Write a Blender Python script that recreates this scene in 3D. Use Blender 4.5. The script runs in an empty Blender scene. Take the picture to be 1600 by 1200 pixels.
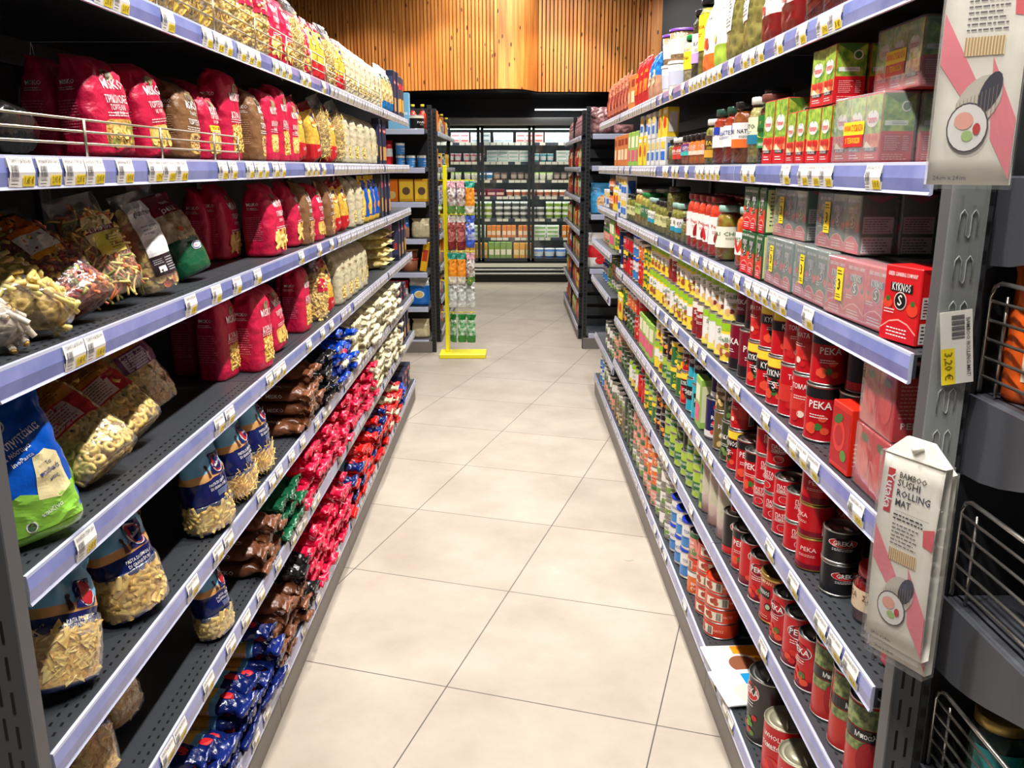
import bpy, bmesh, math, random
from mathutils import Vector, Matrix, Euler, noise
R = random.Random(7)
PI = math.pi
scene = bpy.context.scene
COL = scene.collection

# ------------------------------------------------------------------ camera, world, lights, exposure
H = 1.445; PITCH = math.radians(14.1); FPX = 1347.0
cam_d = bpy.data.cameras.new('camera'); cam = bpy.data.objects.new('camera', cam_d); COL.objects.link(cam)
cam.location = (0, 0, H); cam.rotation_euler = (PI/2 - PITCH, 0, 0)
cam_d.sensor_fit = 'HORIZONTAL'; cam_d.sensor_width = 36; cam_d.lens = FPX/1600*36
cam_d.clip_start = 0.02; cam_d.clip_end = 60
scene.camera = cam
w = bpy.data.worlds.new('shop_air'); scene.world = w; w.use_nodes = True
w.node_tree.nodes['Background'].inputs[0].default_value = (0.9, 0.95, 1, 1)
w.node_tree.nodes['Background'].inputs[1].default_value = 0.06
scene.view_settings.view_transform = 'Standard'; scene.view_settings.look = 'None'
scene.view_settings.gamma = 1; scene.view_settings.use_curve_mapping = False
scene.view_settings.exposure = 0.0

def aim(o, tgt):
    d = Vector(tgt) - o.location
    o.rotation_euler = d.to_track_quat('-Z', 'Y').to_euler()
def spot(loc, tgt, watt, ang=75, size=0.05, col=(1, .97, .93), blend=.6):
    l = bpy.data.lights.new('ceiling_or_fill_spot', 'SPOT'); l.energy = watt; l.spot_size = math.radians(ang)
    l.spot_blend = blend; l.shadow_soft_size = size; l.color = col
    o = bpy.data.objects.new('ceiling_or_fill_spot', l); COL.objects.link(o); o.location = loc; aim(o, tgt); return o
def area(loc, tgt, watt, sx, sy, col=(1, 1, 1)):
    l = bpy.data.lights.new('area_fill', 'AREA'); l.energy = watt; l.shape = 'RECTANGLE'; l.size = sx; l.size_y = sy
    l.color = col
    o = bpy.data.objects.new('area_fill', l); COL.objects.link(o); o.location = loc; aim(o, tgt); return o
# two rows of track spots, each washing the shelves across the aisle
for yy in (0.45, 1.5, 2.6, 3.7, 4.9, 6.3):
    spot((.45, yy, 3.62), (-.62, yy+.2, .9), 205, 92)
    spot((-.50, yy, 3.62), (.56, yy+.2, .9), 205, 92)
area((0, 3.2, 3.5), (0, 3.2, 0), 22, .8, 7)  # added soft fill over the aisle, not a fitting of the shop
area((0, 8.8, 3.5), (0, 8.8, 0), 130, 1.6, 3.0)  # added fill that brightens the floor of the cross aisle
spot((-.45, -.35, 3.3), (.55, 1.05, 1.25), 150, 50, .05, (1, .97, .93), .7)  # added spot behind the camera, brightens the mat packs and end unit
spot((1.6, 9.2, 3.4), (2.2, 10.8, 2.6), 45, 60, .05, (.9, .95, 1))  # added spot that lifts the dark wall right of the timber
# wall washers on the timber panelling
spot((-.75, 8.9, 3.45), (-.65, 10.4, 2.02), 135, 60, .04, (1, .84, .6), .5)
spot((.75, 9.1, 3.45), (.55, 10.6, 1.92), 150, 60, .04, (1, .84, .6), .5)
spot((-2.0, 8.9, 3.45), (-1.7, 10.5, 2.0), 95, 58, .04, (1, .84, .6), .5)

# ------------------------------------------------------------------ materials
def lin(c): 
    c = c/255.0
    return c/12.92 if c <= .04045 else ((c+.055)/1.055)**2.4
MC = {}
def M(name, rgb=None, rough=.5, metal=0, spec=.5, bump=None, emit=0, var=None, coat=0, trans=0):
    """rgb 0-255; bump=(scale,strength[,distance]); var=(rgb2,scale) noise blend"""
    if name in MC: return MC[name]
    m = bpy.data.materials.new(name); m.use_nodes = True; nt = m.node_tree; b = nt.nodes['Principled BSDF']
    col = tuple(lin(v) for v in rgb)+(1,)
    b.inputs['Base Color'].default_value = col; b.inputs['Roughness'].default_value = rough
    b.inputs['Metallic'].default_value = metal; b.inputs['Specular IOR Level'].default_value = spec
    b.inputs['Coat Weight'].default_value = coat; b.inputs['Coat Roughness'].default_value = .12
    tc = None
    if bump or var:
        tc = nt.nodes.new('ShaderNodeTexCoord')
    if bump:
        n = nt.nodes.new('ShaderNodeTexNoise'); n.inputs['Scale'].default_value = bump[0]; n.inputs['Detail'].default_value = 3
        nt.links.new(tc.outputs['Object'], n.inputs['Vector'])
        bp = nt.nodes.new('ShaderNodeBump'); bp.inputs['Strength'].default_value = bump[1]
        bp.inputs['Distance'].default_value = bump[2] if len(bump) > 2 else .004
        nt.links.new(n.outputs['Fac'], bp.inputs['Height']); nt.links.new(bp.outputs['Normal'], b.inputs['Normal'])
    if var:
        n = nt.nodes.new('ShaderNodeTexNoise'); n.inputs['Scale'].default_value = var[1]; n.inputs['Detail'].default_value = 4
        nt.links.new(tc.outputs['Object'], n.inputs['Vector'])
        r = nt.nodes.new('ShaderNodeValToRGB'); r.color_ramp.elements[0].position = .38; r.color_ramp.elements[1].position = .62
        r.color_ramp.elements[0].color = col; r.color_ramp.elements[1].color = tuple(lin(v) for v in var[0])+(1,)
        nt.links.new(n.outputs['Fac'], r.inputs['Fac']); nt.links.new(r.outputs['Color'], b.inputs['Base Color'])
    if emit:
        b.inputs['Emission Color'].default_value = col; b.inputs['Emission Strength'].default_value = emit
    MC[name] = m; return m
def film(name, rgb=(235, 240, 245), op=.07, rough=.14, bump=(30, .9, .007), gl=1.1):
    """clear plastic: transparent sheet with a glossy coat"""
    if name in MC: return MC[name]
    m = bpy.data.materials.new(name); m.use_nodes = True; nt = m.node_tree; N = nt.nodes
    N.remove(N['Principled BSDF']); out = N['Material Output']
    tr = N.new('ShaderNodeBsdfTransparent'); gs = N.new('ShaderNodeBsdfGlossy'); df = N.new('ShaderNodeBsdfDiffuse')
    gs.inputs['Roughness'].default_value = rough; df.inputs['Color'].default_value = tuple(lin(v) for v in rgb)+(1,)
    lw = N.new('ShaderNodeLayerWeight'); lw.inputs['Blend'].default_value = .25
    mu = N.new('ShaderNodeMath'); mu.operation = 'MULTIPLY_ADD'; mu.inputs[1].default_value = gl*.5; mu.inputs[2].default_value = .05
    m1 = N.new('ShaderNodeMixShader'); m2 = N.new('ShaderNodeMixShader'); m1.inputs[0].default_value = op
    L = nt.links.new
    L(tr.outputs[0], m1.inputs[1]); L(df.outputs[0], m1.inputs[2]); L(lw.outputs['Facing'], mu.inputs[0]); L(mu.outputs[0], m2.inputs[0])
    L(m1.outputs[0], m2.inputs[1]); L(gs.outputs[0], m2.inputs[2]); L(m2.outputs[0], out.inputs['Surface'])
    if bump:
        tc = N.new('ShaderNodeTexCoord'); n = N.new('ShaderNodeTexNoise'); n.inputs['Scale'].default_value = bump[0]; n.inputs['Detail'].default_value = 3
        bp = N.new('ShaderNodeBump'); bp.inputs['Strength'].default_value = bump[1]; bp.inputs['Distance'].default_value = bump[2]
        L(tc.outputs['Object'], n.inputs['Vector']); L(n.outputs['Fac'], bp.inputs['Height'])
        for s in (gs, lw): L(bp.outputs['Normal'], s.inputs['Normal'])
    MC[name] = m; return m
def C(rgb, rough=.45, **k):
    return M('ink_%d_%d_%d_%d' % (rgb+(int(rough*100),)), rgb, rough, **k)
WHITE = C((238, 236, 230)); BLACK = C((14, 14, 16)); YELL = C((250, 222, 40)); RED = C((206, 22, 34)); DRED = C((150, 14, 26))
TAGW = M('label_paper', (236, 232, 226), .55); INKG = C((96, 92, 96)); GOLD = M('gold_lacquer', (196, 160, 84), .28, .8)
STEEL = M('tin_steel', (190, 188, 182), .28, .95); WIRE = M('basket_wire', (196, 186, 160), .32, .85)
GREYM = M('shelf_grey_paint', (58, 61, 66), .42, .0, .5, bump=(160, .05, .001))
POSTM = M('post_grey_paint', (84, 84, 86), .45, .0, .5)
KICKM = M('kick_plate_grey', (112, 106, 100), .5)
RAIL = M('rail_lavender_plastic', (132, 140, 196), .22, 0, .6, var=((112, 122, 182), 14), coat=.4)
RAILE = M('rail_clear_edge', (176, 180, 202), .2, 0, .6, coat=.5)
BACKM = M('back_panel_dark', (26, 27, 30), .6)
CRIM = M('crimson_paper', (204, 18, 66), .42, bump=(34, .8, .008)); CRIM2 = M('crimson_film', (205, 14, 58), .26, bump=(40, .55, .006))
BRN = M('brown_paper', (132, 92, 56), .46, bump=(34, .8, .008)); BRN2 = M('brown_film', (110, 64, 38), .3, bump=(40, .55, .006))
CREAM = M('cream_paper', (206, 196, 162), .42, bump=(34, .8, .008)); BLK2 = M('black_film', (26, 24, 24), .2, bump=(40, .6, .006))
NAVY = M('navy_film', (14, 30, 92), .2, bump=(34, .5, .005)); SKYB = M('sky_blue_film', (118, 188, 226), .24, bump=(30, .5, .005))
BLUEF = M('bright_blue_film', (10, 84, 190), .22, bump=(34, .6, .006)); GRNF = M('dark_green_film', (18, 84, 52), .24, bump=(34, .6, .006))
PASTA = M('dry_pasta', (244, 200, 98), .40, var=((250, 216, 128), 60)); PASTAL = M('pale_egg_pasta', (248, 222, 136), .40, var=((242, 206, 112), 50))
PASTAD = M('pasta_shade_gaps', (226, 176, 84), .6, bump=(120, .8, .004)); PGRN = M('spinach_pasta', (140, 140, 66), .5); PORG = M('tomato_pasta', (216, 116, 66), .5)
PRED = M('beet_pasta', (150, 56, 48), .5); CLEAR = film('clear_bag_film'); CLEARW = film('clear_wrap_film', op=.22, bump=(18, .6, .005))
GLASS = film('jar_glass', op=.0, rough=.03, bump=None, gl=.7); STRIP = film('clear_strip_plastic', (180, 184, 180), .30, .12, None)
SPAG = M('spaghetti_strands', (238, 186, 84), .45, bump=(240, .6, .002))

# ------------------------------------------------------------------ mesh builder
class MB:
    def __init__(s): s.v = []; s.f = []; s.m = []; s.sm = []; s.mats = []
    def mi(s, m):
        if m not in s.mats: s.mats.append(m)
        return s.mats.index(m)
    def add(s, vs, fs, mat, smooth=False, mtx=None):
        o = len(s.v)
        for p in vs:
            p = Vector(p)
            s.v.append(tuple(mtx @ p) if mtx is not None else tuple(p))
        i = s.mi(mat)
        for f in fs: s.f.append(tuple(o+k for k in f)); s.m.append(i); s.sm.append(smooth)
    def box(s, x0, x1, y0, y1, z0, z1, mat, mtx=None):
        v = [(x, y, z) for z in (z0, z1) for y in (y0, y1) for x in (x0, x1)]
        s.add(v, [(0, 2, 3, 1), (4, 5, 7, 6), (0, 1, 5, 4), (2, 6, 7, 3), (0, 4, 6, 2), (1, 3, 7, 5)], mat, False, mtx)
    def bbox(s, x0, x1, y0, y1, z0, z1, mat, bev=.002, seg=1, mtx=None):
        bm = bmesh.new(); bmesh.ops.create_cube(bm, size=1)
        for v in bm.verts: v.co = Vector(((x0+x1)/2+v.co.x*(x1-x0), (y0+y1)/2+v.co.y*(y1-y0), (z0+z1)/2+v.co.z*(z1-z0)))
        bmesh.ops.bevel(bm, geom=bm.edges[:], offset=bev, segments=seg, affect='EDGES', profile=.7)
        bm.verts.index_update()
        s.add([v.co.copy() for v in bm.verts], [[v.index for v in f.verts] for f in bm.faces], mat, seg > 1, mtx); bm.free()
    def lathe(s, prof, mat, n=20, cx=0, cy=0, smooth=True, cap=True, mtx=None, matf=None):
        vs = []; fs = []
        for r, z in prof:
            for k in range(n): vs.append((cx+r*math.cos(2*PI*k/n), cy+r*math.sin(2*PI*k/n), z))
        for j in range(len(prof)-1):
            for k in range(n):
                a = j*n+k; b = j*n+(k+1) % n; fs.append((a, b, b+n, a+n))
        if cap:
            fs.append(tuple(range(n))[::-1]); fs.append(tuple((len(prof)-1)*n+k for k in range(n)))
        s.add(vs, fs, mat, smooth, mtx)
    def tube(s, pts, r, mat, n=6, cap=True, smooth=True):
        pts = [Vector(p) for p in pts]; vs = []; fs = []; up = Vector((0, 0, 1))
        for i, p in enumerate(pts):
            t = (pts[min(i+1, len(pts)-1)]-pts[max(i-1, 0)]).normalized()
            a = t.cross(up)
            if a.length < .05: a = t.cross(Vector((1, 0, 0)))
            a.normalize(); b = t.cross(a)
            rr = r[i] if isinstance(r, (list, tuple)) else r
            for k in range(n):
                an = 2*PI*k/n; vs.append(p+a*math.cos(an)*rr+b*math.sin(an)*rr)
        for i in range(len(pts)-1):
            for k in range(n):
                a = i*n+k; b = i*n+(k+1) % n; fs.append((a, a+n, b+n, b))
        if cap: fs.append(tuple(range(n))); fs.append(tuple((len(pts)-1)*n+k for k in range(n))[::-1])
        s.add(vs, fs, mat, smooth)
    def art(s, art, fmap, maxlen=.02, base=.0004):
        for lay, vs, fs, mat in art.items:
            v2, f2 = subdiv(vs, fs, maxlen)
            s.add([fmap(x, z, base+lay*.0003) for x, z in v2], f2, mat, False)
    def mesh(s, name):
        me = bpy.data.meshes.new(name); me.from_pydata(s.v, [], s.f)
        for m in s.mats: me.materials.append(m)
        me.polygons.foreach_set('material_index', s.m); me.polygons.foreach_set('use_smooth', s.sm)
        me.update(); return me
def subdiv(vs, fs, ml):
    mx = 0
    for f in fs:
        for i in range(len(f)):
            a = vs[f[i-1]]; b = vs[f[i]]; mx = max(mx, math.hypot(a[0]-b[0], a[1]-b[1]))
    if mx <= ml: return vs, fs
    bm = bmesh.new(); bv = [bm.verts.new((x, z, 0)) for x, z in vs]
    for f in fs:
        try: bm.faces.new([bv[i] for i in f])
        except ValueError: pass
    bmesh.ops.triangulate(bm, faces=[f for f in bm.faces if len(f.verts) > 4])
    for _ in range(5):
        e = [e for e in bm.edges if e.calc_length() > ml]
        if not e: break
        bmesh.ops.subdivide_edges(bm, edges=e, cuts=1, use_grid_fill=True)
        bmesh.ops.triangulate(bm, faces=[f for f in bm.faces if len(f.verts) > 4])
    bm.verts.index_update(); r = [(v.co.x, v.co.y) for v in bm.verts], [[v.index for v in f.verts] for f in bm.faces]
    bm.free(); return r
TG = {}
def text_geo(t):
    if t in TG: return TG[t]
    cu = bpy.data.curves.new('t', 'FONT'); cu.body = t; cu.size = 1; cu.align_x = 'CENTER'; cu.align_y = 'CENTER'; cu.resolution_u = 1; cu.offset = .012
    ob = bpy.data.objects.new('t', cu); me = bpy.data.meshes.new_from_object(ob)
    vs = [(v.co.x, v.co.y) for v in me.vertices]; fs = [list(p.vertices) for p in me.polygons]
    bpy.data.objects.remove(ob); bpy.data.curves.remove(cu); bpy.data.meshes.remove(me)
    TG[t] = (vs, fs); return TG[t]
class Art:
    def __init__(s, k=1): s.items = []; s.k = k
    def poly(s, pts, mat, lay=0): s.items.append((lay, [(x*s.k, z*s.k) for x, z in pts], [list(range(len(pts)))], mat)); return s
    def rect(s, x0, z0, x1, z1, mat, lay=0): return s.poly([(x0, z0), (x1, z0), (x1, z1), (x0, z1)], mat, lay)
    def ell(s, cx, cz, rx, rz, mat, lay=0, n=20, rot=0):
        c, q = math.cos(rot), math.sin(rot); p = []
        for k in range(n):
            a = rx*math.cos(2*PI*k/n); b = rz*math.sin(2*PI*k/n); p.append((cx+a*c-b*q, cz+a*q+b*c))
        return s.poly(p, mat, lay)
    def text(s, t, cx, cz, size, mat, lay=2, sx=1, rot=0, width=None):
        vs, fs = text_geo(t)
        if not vs: return s
        if width:
            w_ = max(v[0] for v in vs)-min(v[0] for v in vs); sx = width/(w_*size)
        c, q = math.cos(rot), math.sin(rot)
        o = [(s.k*(cx+(x*size*sx)*c-(z*size)*q), s.k*(cz+(x*size*sx)*q+(z*size)*c)) for x, z in vs]
        s.items.append((lay, o, fs, mat)); return s
    def lines(s, x0, z0, x1, z1, n, mat, lay=2, th=.35, jag=.25):
        """n rows of small print"""
        st = (z1-z0)/n; rr = random.Random(n*7+int(x0*1e4))
        for k in range(n):
            xe = x1-(x1-x0)*jag*rr.random(); z = z0+(k+.5)*st; x = x0
            while x < xe:
                wd = (x1-x0)*rr.uniform(.06, .16); s.rect(x, z-st*th/2, min(x+wd, xe), z+st*th/2, mat, lay); x += wd+(x1-x0)*.03
        return s
    def bars(s, x0, z0, x1, z1, mat, n=11, lay=2):
        rr = random.Random(3)
        for k in range(n):
            x = x0+(x1-x0)*k/n; s.rect(x, z0, x+(x1-x0)/n*rr.choice((.3, .5, .7)), z1, mat, lay)
        return s

# ------------------------------------------------------------------ object helpers
def tag(o, label=None, cat=None, group=None, kind=None):
    if label: o['label'] = label
    if cat: o['category'] = cat
    if group: o['group'] = group
    if kind: o['kind'] = kind
    return o
def obj(name, me, parent=None, loc=None, rot=None):
    if isinstance(me, MB): me = me.mesh(name)
    o = bpy.data.objects.new(name, me); COL.objects.link(o)
    if parent: o.parent = parent
    if loc: o.location = loc
    if rot: o.rotation_euler = rot
    return o
def struct(name, mb): return tag(obj(name, mb), kind='structure')
def empty(name, label, cat, loc=(0, 0, 0), rz=0, group=None):
    o = bpy.data.objects.new(name, None); COL.objects.link(o); o.location = loc; o.rotation_euler = (0, 0, rz); o.empty_display_size = .02
    return tag(o, label, cat, group)
ORD = ['first', 'second', 'third', 'fourth', 'fifth', 'sixth', 'seventh', 'eighth', 'ninth', 'tenth', 'eleventh', 'twelfth', 'thirteenth',
       'fourteenth', 'fifteenth', 'sixteenth', 'seventeenth', 'eighteenth', 'nineteenth', 'twentieth', 'twenty-first', 'twenty-second', 'twenty-third', 'twenty-fourth',
       'twenty-fifth', 'twenty-sixth', 'twenty-seventh', 'twenty-eighth', 'twenty-ninth', 'thirtieth']
REG = []      # every placed product, labelled at the end of the script
class Kind:
    def __init__(s, name, cat, desc, parts, dims): s.name = name; s.cat = cat; s.desc = desc; s.parts = parts; s.w, s.d, s.h = dims
def put(kind, loc, rot, where, stack=''):
    """one product as its own thing: an Empty with its parts, or one mesh when the kind has a single part"""
    if len(kind.parts) == 1:
        o = bpy.data.objects.new(kind.name, kind.parts[0][1]); COL.objects.link(o)
        if len(kind.parts[0]) > 3 and kind.parts[0][3]: o['kind'] = kind.parts[0][3]
    else:
        o = bpy.data.objects.new(kind.name, None); COL.objects.link(o); o.empty_display_size = .02
        for p in kind.parts:
            c = bpy.data.objects.new(p[0], p[1]); COL.objects.link(c); c.parent = o
            if len(p) > 2 and p[2]: c['label'] = p[2]
            if len(p) > 3 and p[3]: c['kind'] = p[3]
    o.location = loc; o.rotation_euler = rot; o['category'] = kind.cat
    REG.append((o, kind, where, stack)); return o
# ------------------------------------------------------------------ room
FA = math.radians(17.1)
def floor_mat():
    m = bpy.data.materials.new('floor_tile'); m.use_nodes = True; nt = m.node_tree; N = nt.nodes; L = nt.links.new; b = N['Principled BSDF']
    tc = N.new('ShaderNodeTexCoord'); mp = N.new('ShaderNodeMapping'); mp.vector_type = 'POINT'
    L(tc.outputs['Object'], mp.inputs['Vector'])
    px, py = -.0113, 2.761
    # rotate so that the tile axes become x/y, origin on a tile corner
    c, s = math.cos(FA), math.sin(FA)
    mp.inputs['Rotation'].default_value = (0, 0, FA); mp.inputs['Location'].default_value = (-(c*px-s*py)+6, -(s*px+c*py)+6, 0)
    sp = N.new('ShaderNodeSeparateXYZ'); L(mp.outputs[0], sp.inputs[0])
    ds = []
    fl = []
    for ax in ('X', 'Y'):
        d = N.new('ShaderNodeMath'); d.operation = 'DIVIDE'; d.inputs[1].default_value = .6; L(sp.outputs[ax], d.inputs[0])
        fr = N.new('ShaderNodeMath'); fr.operation = 'PINGPONG'; fr.inputs[1].default_value = .5; L(d.outputs[0], fr.inputs[0])
        f = N.new('ShaderNodeMath'); f.operation = 'FLOOR'; L(d.outputs[0], f.inputs[0]); fl.append(f)
        ds.append(fr)
    mn = N.new('ShaderNodeMath'); mn.operation = 'MINIMUM'; L(ds[0].outputs[0], mn.inputs[0]); L(ds[1].outputs[0], mn.inputs[1])
    lt = N.new('ShaderNodeMath'); lt.operation = 'LESS_THAN'; lt.inputs[1].default_value = .0030; L(mn.outputs[0], lt.inputs[0])
    n1 = N.new('ShaderNodeTexNoise'); n1.inputs['Scale'].default_value = 3.2; n1.inputs['Detail'].default_value = 7; n1.inputs['Roughness'].default_value = .62; L(mp.outputs[0], n1.inputs['Vector'])
    rp = N.new('ShaderNodeValToRGB'); rp.color_ramp.elements[0].position = .3; rp.color_ramp.elements[1].position = .72
    rp.color_ramp.elements[0].color = (lin(138), lin(127), lin(115), 1); rp.color_ramp.elements[1].color = (lin(158), lin(148), lin(135), 1); L(n1.outputs['Fac'], rp.inputs['Fac'])
    wn = N.new('ShaderNodeTexWhiteNoise'); cb = N.new('ShaderNodeCombineXYZ'); L(fl[0].outputs[0], cb.inputs[0]); L(fl[1].outputs[0], cb.inputs[1]); L(cb.outputs[0], wn.inputs['Vector'])
    hs = N.new('ShaderNodeHueSaturation'); mr = N.new('ShaderNodeMapRange'); mr.inputs['To Min'].default_value = .95; mr.inputs['To Max'].default_value = 1.04
    L(wn.outputs['Value'], mr.inputs['Value']); L(mr.outputs[0], hs.inputs['Value']); L(rp.outputs[0], hs.inputs['Color'])
    mx = N.new('ShaderNodeMix'); mx.data_type = 'RGBA'; L(lt.outputs[0], mx.inputs['Factor']); L(hs.outputs[0], mx.inputs[6]); mx.inputs[7].default_value = (lin(70), lin(64), lin(60), 1)
    L(mx.outputs[2], b.inputs['Base Color']); b.inputs['Roughness'].default_value = .55; b.inputs['Specular IOR Level'].default_value = .25
    return m
fm = MB(); fm.add([(-4, -1.5, 0), (4, -1.5, 0), (4, 13, 0), (-4, 13, 0)], [(0, 1, 2, 3)], floor_mat()); struct('floor', fm)
DK = M('dark_ceiling_paint', (24, 24, 26), .8); GW = M('grey_wall_paint', (120, 116, 112), .8); BW = M('blue_grey_wall', (76, 98, 128), .7)
m = MB(); m.add([(-4, -1.5, 3.7), (4, -1.5, 3.7), (4, 13, 3.7), (-4, 13, 3.7)], [(0, 3, 2, 1)], DK); struct('ceiling', m)
m = MB(); m.box(-4.1, -4, -1.5, 13, 0, 3.7, GW); struct('wall_left', m)
m = MB(); m.box(4, 4.1, -1.5, 13, 0, 3.7, GW); struct('wall_right', m)
m = MB(); m.box(-4, 4, 13, 13.1, 0, 3.7, DK); struct('wall_far', m)
# timber slat fascia above the cooler
def wood():
    m = bpy.data.materials.new('pine_slats'); m.use_nodes = True; nt = m.node_tree; N = nt.nodes; L = nt.links.new; b = N['Principled BSDF']
    tc = N.new('ShaderNodeTexCoord'); mp = N.new('ShaderNodeMapping'); mp.inputs['Scale'].default_value = (23, 23, 1.2); L(tc.outputs['Object'], mp.inputs[0])
    n = N.new('ShaderNodeTexNoise'); n.inputs['Scale'].default_value = 1.3; n.inputs['Detail'].default_value = 5; L(mp.outputs[0], n.inputs['Vector'])
    rp = N.new('ShaderNodeValToRGB'); rp.color_ramp.elements[0].color = (lin(176), lin(98), lin(38), 1); rp.color_ramp.elements[1].color = (lin(230), lin(152), lin(72), 1)
    rp.color_ramp.elements[0].position = .3; rp.color_ramp.elements[1].position = .7; L(n.outputs['Fac'], rp.inputs['Fac'])
    mp2 = N.new('ShaderNodeMapping'); mp2.inputs['Scale'].default_value = (14, 4, 5); L(tc.outputs['Object'], mp2.inputs[0])
    v = N.new('ShaderNodeTexVoronoi'); v.inputs['Scale'].default_value = 1; L(mp2.outputs[0], v.inputs['Vector'])
    k = N.new('ShaderNodeMath'); k.operation = 'LESS_THAN'; k.inputs[1].default_value = .13; L(v.outputs['Distance'], k.inputs[0])
    mx = N.new('ShaderNodeMix'); mx.data_type = 'RGBA'; L(k.outputs[0], mx.inputs['Factor']); L(rp.outputs[0], mx.inputs[6]); mx.inputs[7].default_value = (lin(92), lin(46), lin(20), 1)
    L(mx.outputs[2], b.inputs['Base Color']); b.inputs['Roughness'].default_value = .55; return m
WOOD = wood(); WDK = M('slat_gap_felt', (30, 16, 10), .9)
ZB = 2.305; ZT = 3.66
path = [(-3.9, 11.25)]
x = -3.9
pts = []
# left face runs to a rounded corner, then back to the right face
A0 = Vector((-3.9, 11.25)); A1 = Vector((-.16, 10.22))
n_ = int((A1-A0).length/.0435)
for i in range(n_+1): pts.append(A0+(A1-A0)*i/n_)
dirL = (A1-A0).normalized()
# quarter turn
cc = A1+Vector((-dirL.y, dirL.x))*.30
a0 = math.atan2(A1.y-cc.y, A1.x-cc.x)
for k in range(1, 9): pts.append(Vector((cc.x+.30*math.cos(a0+k*.155), cc.y+.30*math.sin(a0+k*.155))))
q = pts[-1]
ns = int((1.60-q.x)/.0435)
ye = 10.62
for k in range(1, ns+1): pts.append(Vector((q.x+(1.60-q.x)*k/ns, q.y+(ye-q.y)*min(1, k/3))))
m = MB()
for i in range(len(pts)-1):
    a, b = pts[i], pts[i+1]; t = (b-a); L_ = t.length; t.normalize(); nn = Vector((t.y, -t.x))
    curved = n_ <= i < n_+8
    g = .001 if curved else .012
    p0 = a+t*g*.5; p1 = b-t*g*.5
    q0 = p0-nn*.03; q1 = p1-nn*.03
    vs = [(p.x, p.y, z) for z in (ZB, ZT) for p in (p0, p1, q1, q0)]
    m.add(vs, [(0, 1, 5, 4), (1, 2, 6, 5), (3, 0, 4, 7), (0, 3, 2, 1)], WOOD)
    c0 = a-nn*.031; c1 = b-nn*.031
    m.add([(c0.x, c0.y, ZB), (c1.x, c1.y, ZB), (c1.x, c1.y, ZT), (c0.x, c0.y, ZT)], [(0, 1, 2, 3)], WDK)
m.box(1.60, 1.72, 10.58, 10.72, ZB, ZT, WOOD)
struct('trim_1', m)
m = MB(); m.box(1.72, 2.42, 10.75, 10.85, 1.7, 3.66, GW); m.box(2.42, 4, 10.62, 10.85, 1.7, 3.66, BW); m.box(2.36, 2.44, 10.56, 10.7, 1.7, 3.66, M('pale_blue_trim', (120, 150, 176), .5)); struct('trim_2', m)
BLK = M('gloss_black_soffit', (8, 8, 9), .25)
m = MB()
for i in range(len(pts)-1):
    a, b = pts[i], pts[i+1]
    m.add([(a.x, a.y+.01, ZB-.012), (b.x, b.y+.01, ZB-.012), (b.x, 12.9, ZB-.012), (a.x, 12.9, ZB-.012)], [(0, 3, 2, 1)], BLK)
m.box(-3.9, 4, 11.5, 11.6, 2.05, 2.29, BLK); struct('trim_3', m)

# ------------------------------------------------------------------ gondola shelving
DEPTH = .47; RH = .040
XL, XR = .618, .54
LEV = {-1: [1.679, 1.419, 1.169, .900, .639, .408, .093], 1: [1.664, 1.411, 1.160, .905, .651, .423, .100]}
MODS = {-1: [1.0, 2.04, 3.05, 4.29, 5.36], 1: [1.137, 2.15, 3.18, 4.47, 5.50]}
LEVX = {1: [1.664, 1.411, 1.178, .97, .745, .37, .100]}      # the last right bay has its own heights
XF = {-1: XL, 1: XR}
def deck_z(side, lev, y=2):
    if side == 1 and y > 4.47: return LEVX[1][lev]+RH
    return LEV[side][lev]+RH
def level_name(l): return 'top' if l == 0 else ('bottom' if l == 6 else ORD[l])
WORDS = ['ΜΑΚΑΡΟΝΙΑ 500G', 'ΠΕΝΝΕΣ ΜΙΣΚΟ 500', 'ΡΑVΙΟΛΙ ΤΥΡΙ 250', 'PASTA DI GRANO', 'ΤΟΜΑΤΑ ΚΥΒΟΙ 400', 'ΚΡΙΘΑΡΑΚΙ ΜΕΤΡΙΟ']
TAGS = []
for i, (w_, pr) in enumerate(zip(WORDS, ['2,95 €', '3 €', '2,05 €', '1,79 €', '1,45 €', '3,95 €'])):
    a = Art(); hw = .029
    a.rect(-hw, 0, hw, .0375, TAGW, 0).text(w_, 0, .0325, .0062, INKG, 2, width=.050)
    a.bars(-.026, .0125, -.008, .027, C((70, 68, 74)), 12).lines(-.026, .002, -.008, .010, 2, INKG)
    a.rect(.000, .0015, .027, .0145, YELL, 1).text(pr, .0135, .008, .0115, C((120, 96, 20)), 2, width=.021)
    TAGS.append(a)
def rail_map(side):
    # strip leans out a little at its foot; local x along the aisle, z up, faces the aisle
    return None
def tag_mesh(i):
    mb = MB(); a = TAGS[i]
    def f(x, z, off): 
        bow = .0035*math.sin(PI*min(max(z/.038, 0), 1))
        return (x, -(off+.0012+bow), z+.001)
    mb.art(a, f, .02); mb.add([f(x, z, 0) for x, z in ((-.029, 0), (.029, 0), (.029, .0375), (-.029, .0375))], [(3, 2, 1, 0)], TAGW)
    return mb.mesh('price_label')
TAGM = [tag_mesh(i) for i in range(len(TAGS))]
def tag_far():
    mb = MB(); a = Art().rect(-.029, 0, .029, .0375, C((202, 199, 208)), 0).rect(.002, .002, .026, .014, C((214, 200, 140)), 1).rect(-.026, .012, -.010, .027, C((170, 168, 172)), 1).rect(-.024, .03, .02, .033, C((150, 148, 152)), 1)
    mb.art(a, lambda x, z, o: (x, -(o+.0012+.0035*math.sin(PI*min(max(z/.038, 0), 1))), z+.001), .02); return mb.mesh('price_label')
TAGF = tag_far()
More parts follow.
